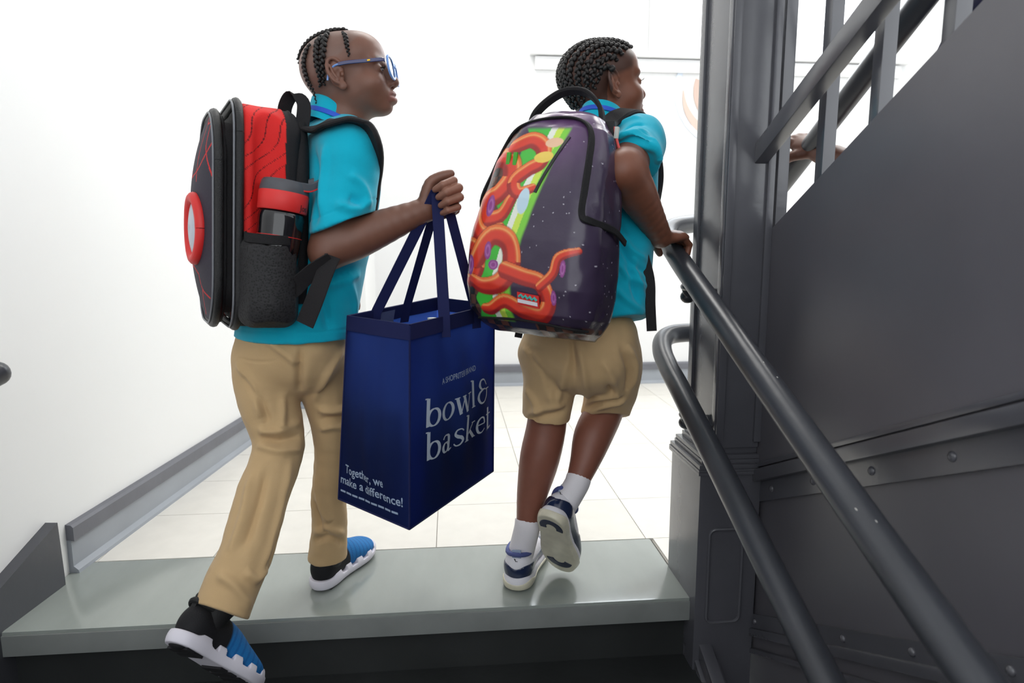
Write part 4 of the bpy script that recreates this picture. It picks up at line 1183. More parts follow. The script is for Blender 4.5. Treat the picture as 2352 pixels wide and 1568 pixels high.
GL = {
 'b': (.98, [([(.16, 1.58), (.16, .04)], [TH, TH]), ([(-.02, 1.60), (.16, 1.58)], [.07, .07]), bowl(.50, .49, .33, .47)]),
 'o': (.98, [bowl(.49, .49, .37, .48)]),
 'w': (1.36, [([(.14, 1.0), (.42, .0)], [TH, TH]), ([(.42, .0), (.66, .95)], [TN, TN]), ([(.62, 1.0), (.92, .0)], [TH, TH]), ([(.92, .0), (1.18, 1.0)], [TN, TN]), serif(.14, 1.0), serif(.64, 1.0, .3), serif(1.18, 1.0)]),
 'l': (.48, [([(.22, 1.58), (.22, .03)], [TH, TH]), ([(.02, 1.60), (.22, 1.58)], [.07, .07]), serif(.22, .03)]),
 'a': (.92, [([(.14, .80), (.24, .96), (.44, .97), (.60, .80), (.60, .10), (.72, .02), (.84, .08)], [.10, .08, .09, TH, TH, .09, .06]), bowl(.36, .29, .23, .27)]),
 's': (.80, [([(.66, .82), (.50, .96), (.24, .94), (.16, .72), (.34, .54), (.54, .44), (.66, .24), (.50, .03), (.26, .02), (.10, .18)], [.07, .07, .10, .14, TH, TH, .14, .10, .07, .07])]),
 'k': (1.02, [([(.18, 1.58), (.18, .03)], [TH, TH]), ([(.0, 1.60), (.18, 1.58)], [.07, .07]), serif(.18, .03), ([(.26, .42), (.76, .97)], [TN, TN]), ([(.40, .58), (.86, .03)], [TH, TH]), serif(.78, .97, .32), serif(.88, .03, .28)]),
 'e': (.90, [([(.14, .54), (.78, .54)], [TN, TN]), ([(.78, .54), (.70, .86), (.46, .97), (.20, .80), (.13, .46), (.26, .12), (.52, .02), (.80, .20)], [.12, .12, .08, .15, TH, .15, .08, .06])]),
 't': (.66, [([(.28, 1.36), (.27, .20), (.38, .03), (.62, .10)], [TH, TH, .12, .06]), ([(.04, .95), (.58, .95)], [.07, .07])]),
 '&': (1.22, [([(.98, .98), (.72, 1.36), (.38, 1.38), (.26, 1.10), (.46, .84), (.80, .80)], [.07, .08, .12, TH, .10, .06]), ([(.60, .80), (.24, .68), (.12, .36), (.34, .03), (.70, .03), (.96, .32), (1.02, .72)], [.08, .14, TH, .12, .08, .10, .08]), ([(.80, .74), (1.24, .74)], [.06, .06])]),
}
def glyph_polys(text, size, x0, y0):
    out = []; x = x0
    for ch in text:
        if ch == ' ': x += .4 * size; continue
        adv, strokes = GL[ch]
        for pts, ws in strokes:
            out.append([tuple(np.array((x, y0)) + q * np.array((size, size * .70)) for q in pr) for pr in stroke(pts, ws)])
        x += adv * size
    return out, x
fa_ = faces_['front']; fw_ = np.linalg.norm(Rb - Cb); fh_ = np.linalg.norm(Ct - Cb)
def on_front(x, y, key='front', o=.0012):
    a = faces_[key]; w = np.linalg.norm(a[1] - a[0]); h = np.linalg.norm(a[2] - a[0]); n = nrm(np.cross(a[1] - a[0], a[2] - a[0]))
    return face_pt(a[0], a[1], a[2], a[3], x / w, y / h, a[4], a[5]) + n * o
def lay(polys, key='front'):
    m = MB()
    for strip in polys:
        vs = []
        for l, r in strip: vs += [on_front(l[0], l[1], key), on_front(r[0], r[1], key)]
        m.add(vs, [(2 * i, 2 * i + 1, 2 * i + 3, 2 * i + 2) for i in range(len(strip) - 1)])
    return m
pl_, xe = glyph_polys('bowl', .0525, .048, .184)
pl2, _ = glyph_polys('&', .0525, xe + .004, .184)
lay(pl_ + pl2).build('lettering', M['print'], bag, smooth=False)['label'] = 'white serif lettering on the navy cloth'
pl_, xe = glyph_polys('basket', .0525, .052, .116)
lay(pl_).build('lettering', M['print'], bag, smooth=False)
def font_text(body, size, key, x0, y0, m, slant=0.0, bold=0.0, width=None, rise=0.0):
    cu = bpy.data.curves.new('lettering', 'FONT'); cu.body = body; cu.size = size; cu.offset = bold; cu.resolution_u = 3
    to = bpy.data.objects.new('tmp_text', cu); COL.objects.link(to)
    dg = bpy.context.evaluated_depsgraph_get(); me = bpy.data.meshes.new_from_object(to.evaluated_get(dg))
    bpy.data.objects.remove(to)
    bm = bmesh.new(); bm.from_mesh(me); bmesh.ops.triangulate(bm, faces=bm.faces)
    co = np.array([v.co[:2] for v in bm.verts]); wtot = co[:, 0].max() - co[:, 0].min(); sx = (width / wtot) if width else 1.0
    vs = [on_front(x0 + c[0] * sx + slant * c[1], y0 + c[1] + rise * c[0] * sx, key) for c in co]
    fs = [tuple(v.index for v in f.verts) for f in bm.faces]; bm.free(); bpy.data.meshes.remove(me)
    return MB().add(vs, fs).build('lettering', m, bag, smooth=False)
font_text('A SHOPRITE\u00ae BRAND', .0165, 'front', .100, .262, M['print_dim'], bold=.0002, width=.150)
font_text('TM', .007, 'front', .300, .112, M['print_dim'])
font_text('Together, we', .0265, 'side', .022, .068, M['print_dim'], bold=.0004, width=.135)
font_text('make a difference!', .0265, 'side', .006, .041, M['print_dim'], bold=.0004, width=.205)
font_text('Please bring this reusable bag when you shop', .0095, 'side', .008, .022, M['print_dim'], width=.19) if False else None
for i in range(9):
    x = .008 + i * .0215
    MB().add([on_front(x + a, .021 + b, 'side') for a, b in ((0, 0), (.018, 0), (.018, .0045), (0, .0045))], [(0, 1, 2, 3)]).build('small_print', M['print_dim'], bag, smooth=False)
# printed care label inside the mouth
a = faces_['back']
lb = [face_pt(a[0], a[1], a[2], a[3], u, w, a[4], a[5]) - nrm(np.cross(a[1] - a[0], a[2] - a[0])) * .006 for u, w in ((.72, .90), (.54, .90), (.54, .99), (.72, .99))]
MB().add(lb, [(0, 1, 2, 3)]).build('care_label', mat('care_label', (84, 92, 128), .7), bag, smooth=False)
# things packed inside: a closed carton of folders, its pale top edge shows at the mouth
inner = [p * .80 + (Cb + Rb + Lb + Fb) / 4 * .20 for p in (Cb, Rb, Fb, Lb)]
bx = empty('packed_carton', (Cb + Fb) / 2 + V(0, 0, .01), 'carton packed inside the navy tote bag', 'box')
inner = [V(p[0], p[1], .312) for p in inner]
MB().prism(inner, V(.006, 0, .235)).build('carton', mat('carton', (58, 52, 52), .8), bx, bevel=.003)
ip = (at(992, 735, 1.40))
wp = empty('rolled_paper', ip + V(0, 0, -.14), 'small pale rolled paper peeking out of the tote bag mouth', 'paper')
MB().tube([ip + V(0, .01, -.145), ip + V(0, .01, .004)], .010, 12).build('roll', mat('pale_paper', (226, 224, 216), .7), wp)
MB().tube([ip + V(0, .01, -.06), ip + V(0, .01, -.05)], .0106, 12).build('band', mat('paper_band', (200, 60, 50), .6), wp)
# ================================================================== CHILD ON THE RIGHT
p2 = empty('person', (.30, 1.5, 0), 'child with cornrow braids in teal polo and khaki shorts, one hand on the handrail', 'person')
SK2, LIP2 = (128, 80, 61), (130, 78, 70)
hf2 = head_frame(77, 8, 0)
F2, L2, U2 = hf2
hc2 = at(1408, 188, 1.53) + L2 * .073 + F2 * .011
nb2 = at(1392, 292, 1.575)
def scalp2(v, lf, ll, lu, col):
    front = sstep(.062, .046, lf - np.clip(lu - .05, 0, .1) * .55)
    low = np.where(lf > -.02, sstep(.010, .026, lu - np.clip(lf, -.02, .06) * .35), sstep(-.085, -.065, lu + np.clip(-.02 - lf, 0, .05) * .6))
    m = np.clip(front * low, 0, 1)
    return col * (1 - .72 * m[:, None]) + lin((46, 36, 34)) * .72 * m[:, None]
hv2, hq2, hcol2, hp2 = sculpt_head(hc2, hf2, nb2, .95, SK2, LIP2, scalp=scalp2, S=.97, tall=.92)
hn2 = vnormals(hv2, hq2)
f2, r2 = yawdir(38); f2u, r2u = yawdir(48)

# right arm, hand on the rail
shR2 = at(1466, 332, 1.475); elR2 = at(1434, 392, 1.315); wrR2 = at(1518, 545, 1.452)
g = Vox(np.minimum(np.minimum(shR2, elR2), wrR2) - .08, np.maximum(np.maximum(shR2, elR2), wrR2) + V(.15, .13, .08), .002)
g.limb([shR2, shR2 * .5 + elR2 * .5, elR2], [.046, .042, .0395], k=.003)
fa = wrR2 - elR2
g.limb([elR2, elR2 + fa * .25, elR2 + fa * .62, wrR2], [.040, .041, .033, .0245], k=.003, join=.016)
g.ball(elR2 + V(-.012, -.010, -.004), .029, .016)
railp = V(.53, 1.512, r1z(1.512))
hd = nrm(V(.80, .55, .06))
hand_field(g, wrR2, hd, V(.0, -.15, 1), V(-.55, .8, .1), s=.98, fingers=[(30, 62, 50), (34, 64, 50), (36, 64, 50), (38, 62, 46)], spread=3,
           thumb=((.030, .036, -.010), (.046, .048, -.026), (.054, .040, -.046)))
av, aq = g.mesh(); av = relax(av, aq, 1, .35)
acol = np.tile(lin(SK2), (len(av), 1))

# rest of the body
g = Vox((-.02, 1.28, .02), (.72, 1.95, 1.22), .0045)
pel2 = at(1334, 800, 1.505); ch2 = at(1380, 400, 1.55)
g.limb([pel2, at(1360, 600, 1.525), ch2, nb2 + V(0, 0, -.03)], [.084, .092, .115, .05], lat=[r2] * 4, ratio=[.75, .70, .66, .9], k=.01)
g.limb([nb2 + V(0, 0, -.07), nb2 + V(0, 0, .0)], [.05, .042], k=.01)
shL2 = shR2 - r2u * .235; elL2 = V(.33, 1.73, .87); wrL2 = V(.41, 1.78, .98)
g.limb([ch2 + V(0, 0, .03), shR2], [.05, .04], k=.01); g.limb([ch2 + V(0, 0, .03), shL2], [.05, .04], k=.01)
g.limb([shL2, elL2], [.038, .034], k=.006, join=.02); g.limb([elL2, wrL2], [.034, .022], k=.006, join=.012)
hand_field(g, wrL2, V(.3, .1, .9), V(.2, .9, -.1), V(-.6, .3, .2), s=.95, curl=(60, 80, 50), thumb=((.03, .036, -.01), (.05, .044, -.014), (.07, .044, -.016)))
hip2L, kn2L = at(1262, 815, 1.525), at(1258, 955, 1.535)
hip2R, kn2R = at(1398, 815, 1.48), at(1392, 925, 1.56)
an2L = at(1210, 1215, 1.512); an2R = at(1322, 1116, 1.475)
g.limb([hip2L, kn2L, at(1240, 1050, 1.525), at(1222, 1135, 1.518), an2L, V(.163, 1.535, .075)], [.050, .047, .0475, .036, .026, .024], k=.006, join=.012)
g.limb([hip2R, kn2R, at(1362, 1000, 1.525), at(1343, 1060, 1.495), an2R], [.050, .047, .0455, .034, .024], k=.006, join=.012)
bv, bq = g.mesh(); bv = relax(bv, bq, 3, .5)
bcol = np.tile(lin((134, 84, 68)), (len(bv), 1))
V_, Q_, C_ = join_meshes([(hv2, hq2, hcol2), (av, aq, acol), (bv, bq, bcol)])
mesh_obj('body', V_, Q_, M['skin'], p2, True, C_)
eyes_and_lashes(p2, hp2, hf2)

# polo shirt
g = Vox((.0, 1.25, .58), (.72, 1.95, 1.22), .003)
spec = [((1337, 800, 1.505), 36, .150, .116), ((1345, 720, 1.51), 36, .150, .113), ((1358, 640, 1.515), 36, .142, .106), ((1366, 560, 1.525), 37, .138, .101), ((1376, 475, 1.535), 42, .136, .098), ((1382, 415, 1.545), 46, .134, .096), ((1388, 372, 1.555), 48, .122, .084), ((1391, 338, 1.565), 48, .090, .062), ((1392, 312, 1.57), 48, .058, .050)]
P = [at(*s[0]) for s in spec]
g.limb(P, [s[2] for s in spec], lat=[yawdir(s[1])[1] for s in spec], ratio=[s[3] / s[2] for s in spec], k=.006, n=3)
hem2 = at(1450, 368, 1.375)
ax2 = nrm(hem2 - shR2)
t = g.like(shR2 - V(.16, .22, .20), shR2 + V(.14, .16, .10))
t.limb([P[6] + V(0, 0, .015), shR2 + V(.0, .0, .006), shR2 * .5 + hem2 * .5, hem2 + ax2 * .03], [.058, .059, .056, .058], lat=V(0, 0, 1), ratio=[.85, .9, 1.0, 1.02], k=.006)
t.cut(hem2, nrm(ax2 + V(-.15, .1, -.35)), k=.002)
g.merge(t, .022)
t = g.like(shL2 - V(.14, .12, .30), shL2 + V(.18, .18, .12))
t.limb([P[6] + V(0, 0, .02), shL2 + V(0, 0, .006), shL2 * .4 + elL2 * .6], [.058, .058, .054], k=.006)
t.cut(shL2 * .5 + elL2 * .5, nrm(elL2 - shL2), k=.002)
g.merge(t, .022)
g.cut(at(1440, 726, 1.41), nrm(V(.10, -.25, -1)), k=.002)
v, q = g.mesh(); v = relax(v, q, 2, .5); n = vnormals(v, q)
fold = [[(1408, 300), (1432, 275), (1470, 268)], [(1412, 325), (1445, 300), (1490, 300)], [(1420, 338), (1460, 330), (1508, 345)], [(1495, 310), (1512, 345), (1518, 380)],
        [(1420, 520), (1450, 570), (1490, 600)], [(1415, 600), (1450, 640), (1495, 660)], [(1410, 660), (1440, 690), (1480, 720)], [(1455, 590), (1470, 660), (1480, 735)]]
sink = [[(1410, 312), (1440, 288), (1482, 284)], [(1415, 332), (1452, 316), (1500, 320)], [(1420, 560), (1452, 605), (1492, 630)], [(1440, 600), (1455, 670), (1462, 730)]]
dsp = fold_px(v, n, fold, .008, .007) + fold_px(v, n, sink, .007, -.008) + .003 * vnoise(v * V(16, 16, 9)) + .0012 * vnoise(v * 38)
v = v + n * dsp[:, None]
cuff = np.exp(-(((v - hem2) @ nrm(ax2 + V(-.15, .1, -.35)) + .022) / .002) ** 2) * (segdist(v, shR2, hem2)[0] < .08)
v = v - n * (.0013 * cuff)[:, None]
sh2 = mesh_obj('polo_shirt', v, q, M['polo'], p2, True)
cF2, cL2, cU2 = head_frame(45, -8)
collar(sh2, nb2 + V(-.006, -.004, .034), cF2, cL2, cU2, .050, .068, .042, M['polo'], back=.004)
lp = [nb2 + V(-.006, -.004, .026) + cF2 * (.064 * math.cos(a)) + cL2 * (.058 * math.sin(a)) - cU2 * (.022 * ((1 + math.cos(a)) / 2)) for a in np.radians(np.linspace(40, 320, 26))]
MB().ribbon([lp[0] + cF2 * .05 - cU2 * .14, lp[0] + cF2 * .03 - cU2 * .05] + lp + [lp[-1] + cF2 * .03 - cU2 * .05, lp[-1] + cF2 * .05 - cU2 * .14], [cU2] * 30, .010, .0014).build('lanyard', M['lanyard'], p2, smooth=True)

# shorts
g = Vox((.0, 1.3, .28), (.68, 1.78, .74), .003)
g.limb([at(1334, 770, 1.505), at(1333, 795, 1.505), at(1331, 818, 1.505)], [.126, .137, .100], lat=[r2] * 3, ratio=[.80, .82, .82], k=.006)
t = g.like((.0, 1.3, .28), (.45, 1.78, .74))
t.limb([hip2L, at(1264, 880, 1.525), at(1256, 950, 1.53), at(1250, 1010, 1.53)], [.073, .064, .057, .058], lat=V(1, 0, 0), ratio=[1, 1, 1, 1], k=.006)
t.cut(at(1252, 978, 1.47), nrm(V(-.10, .12, -1)), k=.002)
g.merge(t, .008)
t = g.like((.2, 1.3, .28), (.68, 1.78, .74))
t.limb([hip2R, at(1405, 865, 1.515), at(1398, 920, 1.55), at(1384, 985, 1.55)], [.076, .067, .058, .059], lat=V(1, 0, 0), ratio=[1, 1, 1, 1], k=.006)
t.cut(at(1385, 948, 1.49), nrm(V(-.12, -.30, -1)), k=.002)
g.merge(t, .006)
v, q = g.mesh(); v = relax(v, q, 2, .5); n = vnormals(v, q)
fold = [[(1200, 800), (1235, 830), (1258, 900), (1268, 935)], [(1205, 890), (1225, 920), (1240, 960)], [(1210, 955), (1250, 938), (1300, 930)], [(1330, 790), (1345, 870), (1350, 925)], [(1440, 790), (1462, 840), (1450, 900)],
        [(1385, 830), (1410, 880), (1420, 915)], [(1330, 935), (1370, 915), (1425, 905)], [(1345, 952), (1390, 930), (1438, 918)], [(1300, 830), (1290, 890), (1280, 930)]]
sink = [[(1215, 800), (1245, 850), (1262, 915)], [(1208, 966), (1250, 955), (1300, 945)], [(1312, 770), (1318, 840), (1325, 910)], [(1335, 943), (1380, 924), (1430, 912)], [(1425, 800), (1445, 850), (1440, 900)], [(1400, 880), (1408, 905)]]
dsp = fold_px(v, n, fold, .009, .009) + fold_px(v, n, sink, .008, -.010) + .003 * vnoise(v * 17) + .0015 * vnoise(v * V(40, 40, 26))
v = v + n * dsp[:, None]
mesh_obj('shorts', v, q, M['khaki'], p2, True)

# socks and shoes
M['shoe_white'] = mat('shoe_white', (224, 222, 228), .6, bump=(260, .15, 2))
M['patent'] = mat('patent', (30, 42, 72), .12, spec=.7)
M['shoe_navy'] = mat('shoe_navy', (74, 84, 138), .7)
M['outsole_cream'] = mat('outsole_cream', (214, 208, 186), .35, vary=(30, .10))
M['outsole_navy'] = mat('outsole_navy', (34, 42, 64), .45)
def low_shoe(person, H, D, U, L, lab):
    gu, sole, P, local, (D_, R_, U__, k) = shoe_fields(H, D, U, L)
    base = gu.A.copy()
    gu.ell(P(.20, 0, .094), [D_, R_, U__], (.040 * k, .0235 * k, .034 * k), .006, 'sub')
    v, q = gu.mesh(); v = relax(v, q, 1)
    up = mesh_obj('shoe', v, q, M['shoe_white'], person, True); up['label'] = lab
    # glossy mudguard: a shell over the lower upper
    gm = Vox.__new__(Vox); gm.h = gu.h; gm.lo = gu.lo; gm.n = gu.n; gm.A = base - np.float32(.0022 * k)
    sl, (X, Y, Z) = gm._sub(gm.lo, gm.lo + gm.n * gm.h)
    dx, dy, dz = X - H[0], Y - H[1], Z - H[2]
    lx = (dx * D_[0] + dy * D_[1] + dz * D_[2]) / L; lu = (dx * U__[0] + dy * U__[1] + dz * U__[2]) / k; ll = (dx * R_[0] + dy * R_[1] + dz * R_[2]) / k
    top = .048 + .006 * np.cos(lx * 7.5) - .012 * np.exp(-((lx - .0) / .05) ** 2) * np.exp(-(ll / .012) ** 2) + .010 * np.exp(-((lx - .75) / .2) ** 2)
    gm.A = np.maximum(gm.A, ((lu - top) * k).astype(np.float32)); gm.A = np.maximum(gm.A, -(base + np.float32(.004)))
    v, q = gm.mesh(); v = relax(v, q, 2); mesh_obj('mudguard', v, q, M['patent'], up, True)
    def topw(lx, ll): return .024 + .007 * np.exp(-((lx - .05) / .10) ** 2) + .008 * np.exp(-((lx - .95) / .12) ** 2) - .004 * np.exp(-((lx - .5) / .12) ** 2)
    s = sole(topw, wide=.003); v, q = s.mesh(); v = relax(v, q, 2); so = mesh_obj('midsole', v, q, M['shoe_white'], up, True)
    def topo(lx, ll): return .010 + .009 * np.exp(-((lx - .05) / .10) ** 2) + .007 * np.exp(-((lx - .95) / .12) ** 2)
    s = sole(topo, wide=.0042); s.A -= np.float32(.0012); v, q = s.mesh(); v = relax(v, q, 2); mesh_obj('outsole', v, q, M['outsole_cream'], up, True)
    # navy herringbone pods under heel and forefoot
    def pod(x, ll0, lx_, ly_, ang0, ang1, rr, wdt):
        pts = [P(x + rr * math.cos(a) / L, ll0 + rr * .9 * math.sin(a), -.0012) for a in np.radians(np.linspace(ang0, ang1, 15))]
        return MB().ribbon(pts, [np.cross(U__, nrm(pts[min(i + 1, 14)] - pts[max(i - 1, 0)])) for i in range(15)], wdt, .0035)
    pod(.15, 0, 0, 0, 75, 285, .022, .017).build('tread_pod', M['outsole_navy'], up, smooth=True)
    pod(.80, 0, 0, 0, -80, 80, .026, .020).build('tread_pod', M['outsole_navy'], up, smooth=True)
    col = [P(.20, 0, .072) + D_ * .046 * k * math.cos(a) + R_ * .0275 * k * math.sin(a) + U__ * (.008 * math.cos(a) ** 2) for a in np.linspace(0, 2 * math.pi, 29)]
    MB().tube(col, .0052 * k, 8, caps=False).build('ankle_lining', M['shoe_navy'], up)
    MB().ribbon([P(.010, 0, .070), P(-.006, 0, .078), P(-.002, 0, .088), P(.016, 0, .086)], R_, .020 * k, .003).build('pull_tab', mat('tab_grey', (150, 165, 190), .6), up, smooth=True)
    # small black leaping emblem on the heel
    em = MB(); oc = P(-.010, 0, .060); ex = -R_ * k; ez = U__ * k
    for a, b, w in (((0, 0), (.0012, .004), .0022), ((0, 0), (-.0045, -.0045), .0014), ((0, 0), (.0042, -.0035), .0014), ((.0012, .004), (.0045, .0085), .0012), ((.0012, .0035), (-.0035, .0035), .001)):
        A_ = oc + ex * a[0] + ez * a[1]; B_ = oc + ex * b[0] + ez * b[1]
        em.ribbon([A_, (A_ + B_) / 2, B_], np.cross(D_, B_ - A_), w * k, .003)
    em.sphere(oc + ex * .0024 + ez * .0066, .0012 * k, 8, 6)
    em.build('emblem', M['shoe_black'], up, smooth=True)
    lc = MB()
    for x in (.40, .46, .52, .58):
        lc.tube(spline([P(x, -.016, .060 - (x - .4) * .09), P(x + .01, 0, .075 - (x - .4) * .10), P(x + .02, .016, .060 - (x - .4) * .09)], 5), .0022, 6)
    lc.build('laces', M['shoe_white'], up)
    return up
h2L = V(.150, 1.487, .006)
low_shoe(p2, h2L, V(.30, .95, 0), V(0, 0, 1), .238, 'white and navy low shoe planted on the landing tread')
h2R = at(1262, 1192, 1.415); d2R = nrm(V(.22, .55, -.80))
low_shoe(p2, h2R, d2R, V(.52, .70, .52), .232, 'white and navy low shoe lifted so its cream sole shows')
sock(p2, an2L + nrm(at(1222, 1135, 1.518) - an2L) * .024, an2L, V(.163, 1.535, .060), .0315, .0315)
D_ = d2R; U__ = nrm(V(.52, .70, .52) - D_ * (V(.52, .70, .52) @ D_))
sock(p2, an2R + nrm(at(1343, 1060, 1.495) - an2R) * .022, an2R, h2R + D_ * .046 + U__ * .055, .0295, .030)

# cornrow braids over the whole head
def cast(o, d):
    t = (hv2 - o) @ d; e = np.linalg.norm(hv2 - o - t[:, None] * d, axis=1)
    i = np.argmax(np.where(e < .006, t, -1)); return hv2[i] + hn2[i] * .0035, hn2[i]
oc = hp2(-.012, 0, .03)
for phi in np.linspace(-88, 88, 13):
    pts = []; ns = []
    ph = math.radians(phi)
    a_front = 36 + 26 * (abs(phi) / 88) ** 1.5
    for a in np.linspace(a_front, 222, 15):
        w = math.radians(a); sq = 1.0 if a < 130 else 1.0 - .30 * (a - 130) / 90
        d = (F2 * math.cos(w) + U2 * math.sin(w)) * math.cos(ph * sq) + L2 * math.sin(ph * sq)
        p_, n_ = cast(oc, nrm(d)); pts.append(p_); ns.append(n_)
    P_ = np.array(pts); P_[1:-1] = .25 * P_[:-2] + .5 * P_[1:-1] + .25 * P_[2:]
    wob = [P_[i] + L2 * .0025 * math.sin(i * 1.1 + phi) for i in range(len(P_))]
    mid = len(ns) // 2
    # out vector follows the scalp: build in two halves so strands face outward
    braid(p2, wob[:mid + 1], .0082, M['hair'], .95, out=[ns[0], ns[mid]])
    braid(p2, wob[mid:], .0082, M['hair'], .6, out=[ns[mid], ns[-1]])
# ================================================================== BACKPACKS
def rrect(a, b, ha, hb, rad):
    qa = np.abs(a) - (ha - rad); qb = np.abs(b) - (hb - rad)
    return np.sqrt(np.maximum(qa, 0) ** 2 + np.maximum(qb, 0) ** 2) + np.minimum(np.maximum(qa, qb), 0) - rad
def extrude(d2, x, x0, x1, e):
    dx = np.abs(x - (x0 + x1) / 2) - (x1 - x0) / 2
    u, w = d2 + e, dx + e
    return np.sqrt(np.maximum(u, 0) ** 2 + np.maximum(w, 0) ** 2) + np.minimum(np.maximum(u, w), 0) - e
def rr_loop(ha, hb, rad, n=7):
    out = []
    for ca, cb, a0 in ((ha - rad, hb - rad, 0), (-ha + rad, hb - rad, 90), (-ha + rad, -hb + rad, 180), (ha - rad, -hb + rad, 270)):
        for i in range(n + 1):
            a = math.radians(a0 + 90 * i / n); out.append((ca + rad * math.cos(a), cb + rad * math.sin(a)))
    return out
M['pack'] = mat('pack_fabric', (40, 40, 44), .7, spec=.3, attr=True, bump=(600, .35, 2))
M['pack_black'] = mat('pack_black', (28, 27, 29), .75, spec=.3, bump=(600, .5, 2))
M['pipe_grey'] = mat('pipe_grey', (120, 122, 128), .4)
M['zip_black'] = mat('zip_black', (20, 20, 22), .45, spec=.5, bump=(900, .6, 1))
M['pack_red'] = mat('pack_red', (222, 44, 42), .5)
M['pack_pale'] = mat('pack_pale', (196, 202, 214), .35)
def mesh_mat(name):
    m, nt, p = nodes_of(name)
    p.inputs['Roughness'].default_value = .7
    tc = nt.nodes.new('ShaderNodeTexCoord'); vo = nt.nodes.new('ShaderNodeTexVoronoi'); vo.inputs['Scale'].default_value = 230
    nt.links.new(tc.outputs['Object'], vo.inputs['Vector'])
    cr = nt.nodes.new('ShaderNodeValToRGB'); cr.color_ramp.elements[0].position = .25; cr.color_ramp.elements[0].color = (.002, .002, .002, 1); cr.color_ramp.elements[1].position = .5; cr.color_ramp.elements[1].color = (.017, .016, .018, 1)
    nt.links.new(vo.outputs['Distance'], cr.inputs['Fac']); nt.links.new(cr.outputs['Color'], p.inputs['Base Color'])
    b = nt.nodes.new('ShaderNodeBump'); b.inputs['Strength'].default_value = .6; b.inputs['Distance'].default_value = .001
    nt.links.new(vo.outputs['Distance'], b.inputs['Height']); nt.links.new(b.outputs['Normal'], p.inputs['Normal'])
    return m
M['mesh_cloth'] = mesh_mat('mesh_cloth')

# ------------------------------------------------------------------ red and black pack of the left child
fB, rB = yawdir(65)
Zb = nrm(V(0, 0, 1) + fB * .06)
nearback = at(692, 500, 1.345)
B1 = nearback - rB * .145; B1 = B1 - Zb * ((B1[2] - .668) / Zb[2])
A1 = nrm(np.cross(rB, Zb)); A1 = A1 if A1 @ fB < 0 else -A1
FR1 = (B1, A1, rB, Zb)
L1 = lambda x, y, z: B1 + A1 * x + rB * y + Zb * z
bp1 = empty('backpack', B1, 'red and black school backpack with a raised oval patch, worn by the child with glasses', 'backpack')
cs = np.array([L1(x, y, z) for x in (-.02, .26) for y in (-.2, .24) for z in (-.02, .50)])
g = Vox(cs.min(0), cs.max(0), .0022)
HB = .216
g.func(g.lo, g.lo + g.n * g.h, FR1, lambda x, y, z: extrude(rrect(y, z - HB, .145 - .004 * np.clip((.10 - x) / .1, 0, 1) ** 2, HB, .062), x, .0, .116, .016))
g.func(g.lo, g.lo + g.n * g.h, FR1, lambda x, y, z: np.maximum(np.sqrt((x - .060) ** 2 + (y - .172) ** 2) - .0425, .03 - z), .004, 'sub')
v, q = g.mesh(); v = relax(v, q, 1); n = vnormals(v, q)
d = v - B1; lx, ly, lz = d @ A1, d @ rB, d @ Zb
col = np.tile(lin((26, 25, 28)), (len(v), 1))
red = ((lx > .030) & (lx < .108) & (lz > .155)) 
edge = np.where(ly > .1, sstep(.166, .168, lz), 1.0)
col[red] = lin((226, 40, 38))
ln = np.zeros(len(v))
ln = (np.abs(np.sin((lz * .75 + lx * 1.1) * 105 + 1.3 * np.sin(lz * 55 + 1))) < .11) * 1.0      # thin wavy dark lines
col = np.where(((ln > 0) & red)[:, None], lin((88, 14, 22)), col)
tick = (lx > .110) & (lx < .122) & (np.sin(lz * 118) > .72) & (np.abs(ly) > .085)
col[tick] = lin((212, 36, 36))
low = (lz < .06) & (lx > .075) & (vnoise(v * 60) > .42)
col[low] = lin((205, 34, 36))
v = v + n * (.0030 * vnoise(v * 22) + .0045 * red * vnoise(v * V(30, 30, 14)) )[:, None]
body1 = mesh_obj('main_compartment', v, q, M['pack'], bp1, True, col)
# padded back edge
MB().tube(spline([L1(-.004, .122, .05), L1(-.002, .128, .2), L1(-.002, .126, .33), L1(.0, .106, .405)], 8), .016, 12).build('back_padding', M['pack_black'], bp1)
def corners(L_f, *r):
    c_ = np.array([L_f(x, y, z) for x in r[0] for y in r[1] for z in r[2]]); return c_.min(0), c_.max(0)
# gusset and bulging front shell
g = Vox(*corners(L1, (.09, .16), (-.14, .14), (-.01, .43)), .0026)
g.func(g.lo, g.lo + g.n * g.h, FR1, lambda x, y, z: extrude(rrect(y, z - .210, .126, .185, .06), x, .105, .148, .006))
v, q = g.mesh(); mesh_obj('gusset', relax(v, q, 1), q, M['pack_black'], bp1, True)
def dome(y, z): return .150 + .036 * np.clip(1 - (np.abs(y) / .135) ** 2.2, 0, 1) * np.clip(1 - (np.abs(z - .208) / .212) ** 2.4, 0, 1)
g = Vox(*corners(L1, (.12, .20), (-.145, .145), (-.01, .43)), .0019)
def shell_fn(x, y, z):
    d2 = rrect(y, z - .208, .132, .206, .100)
    return np.maximum(np.maximum(d2, (x - dome(y, z)) * .75), .134 - x)
g.func(g.lo, g.lo + g.n * g.h, FR1, shell_fn)
v, q = g.mesh(); v = relax(v, q, 2)
d = v - B1; lx, ly, lz = d @ A1, d @ rB, d @ Zb
col = np.tile(lin((54, 50, 62)), (len(v), 1))
yz = np.stack([ly, lz, 0 * ly], 1)
lines = [[(.128, .36), (.09, .33), (.05, .30), (.0, .29)], [(.10, .42), (.085, .36), (.09, .33), (.13, .27)], [(.03, .43), (.06, .39), (.10, .395)], [(.06, .39), (.045, .33), (.05, .28)], [(.05, .10), (.06, .07), (.10, .055)], [(.06, .07), (.03, .03), (.0, .015)], [(.05, .10), (.0, .115), (-.05, .10)], [(.0, .29), (-.05, .33), (-.10, .32)], [(.12, .16), (.13, .12)]]
dl = np.full(len(v), 9.)
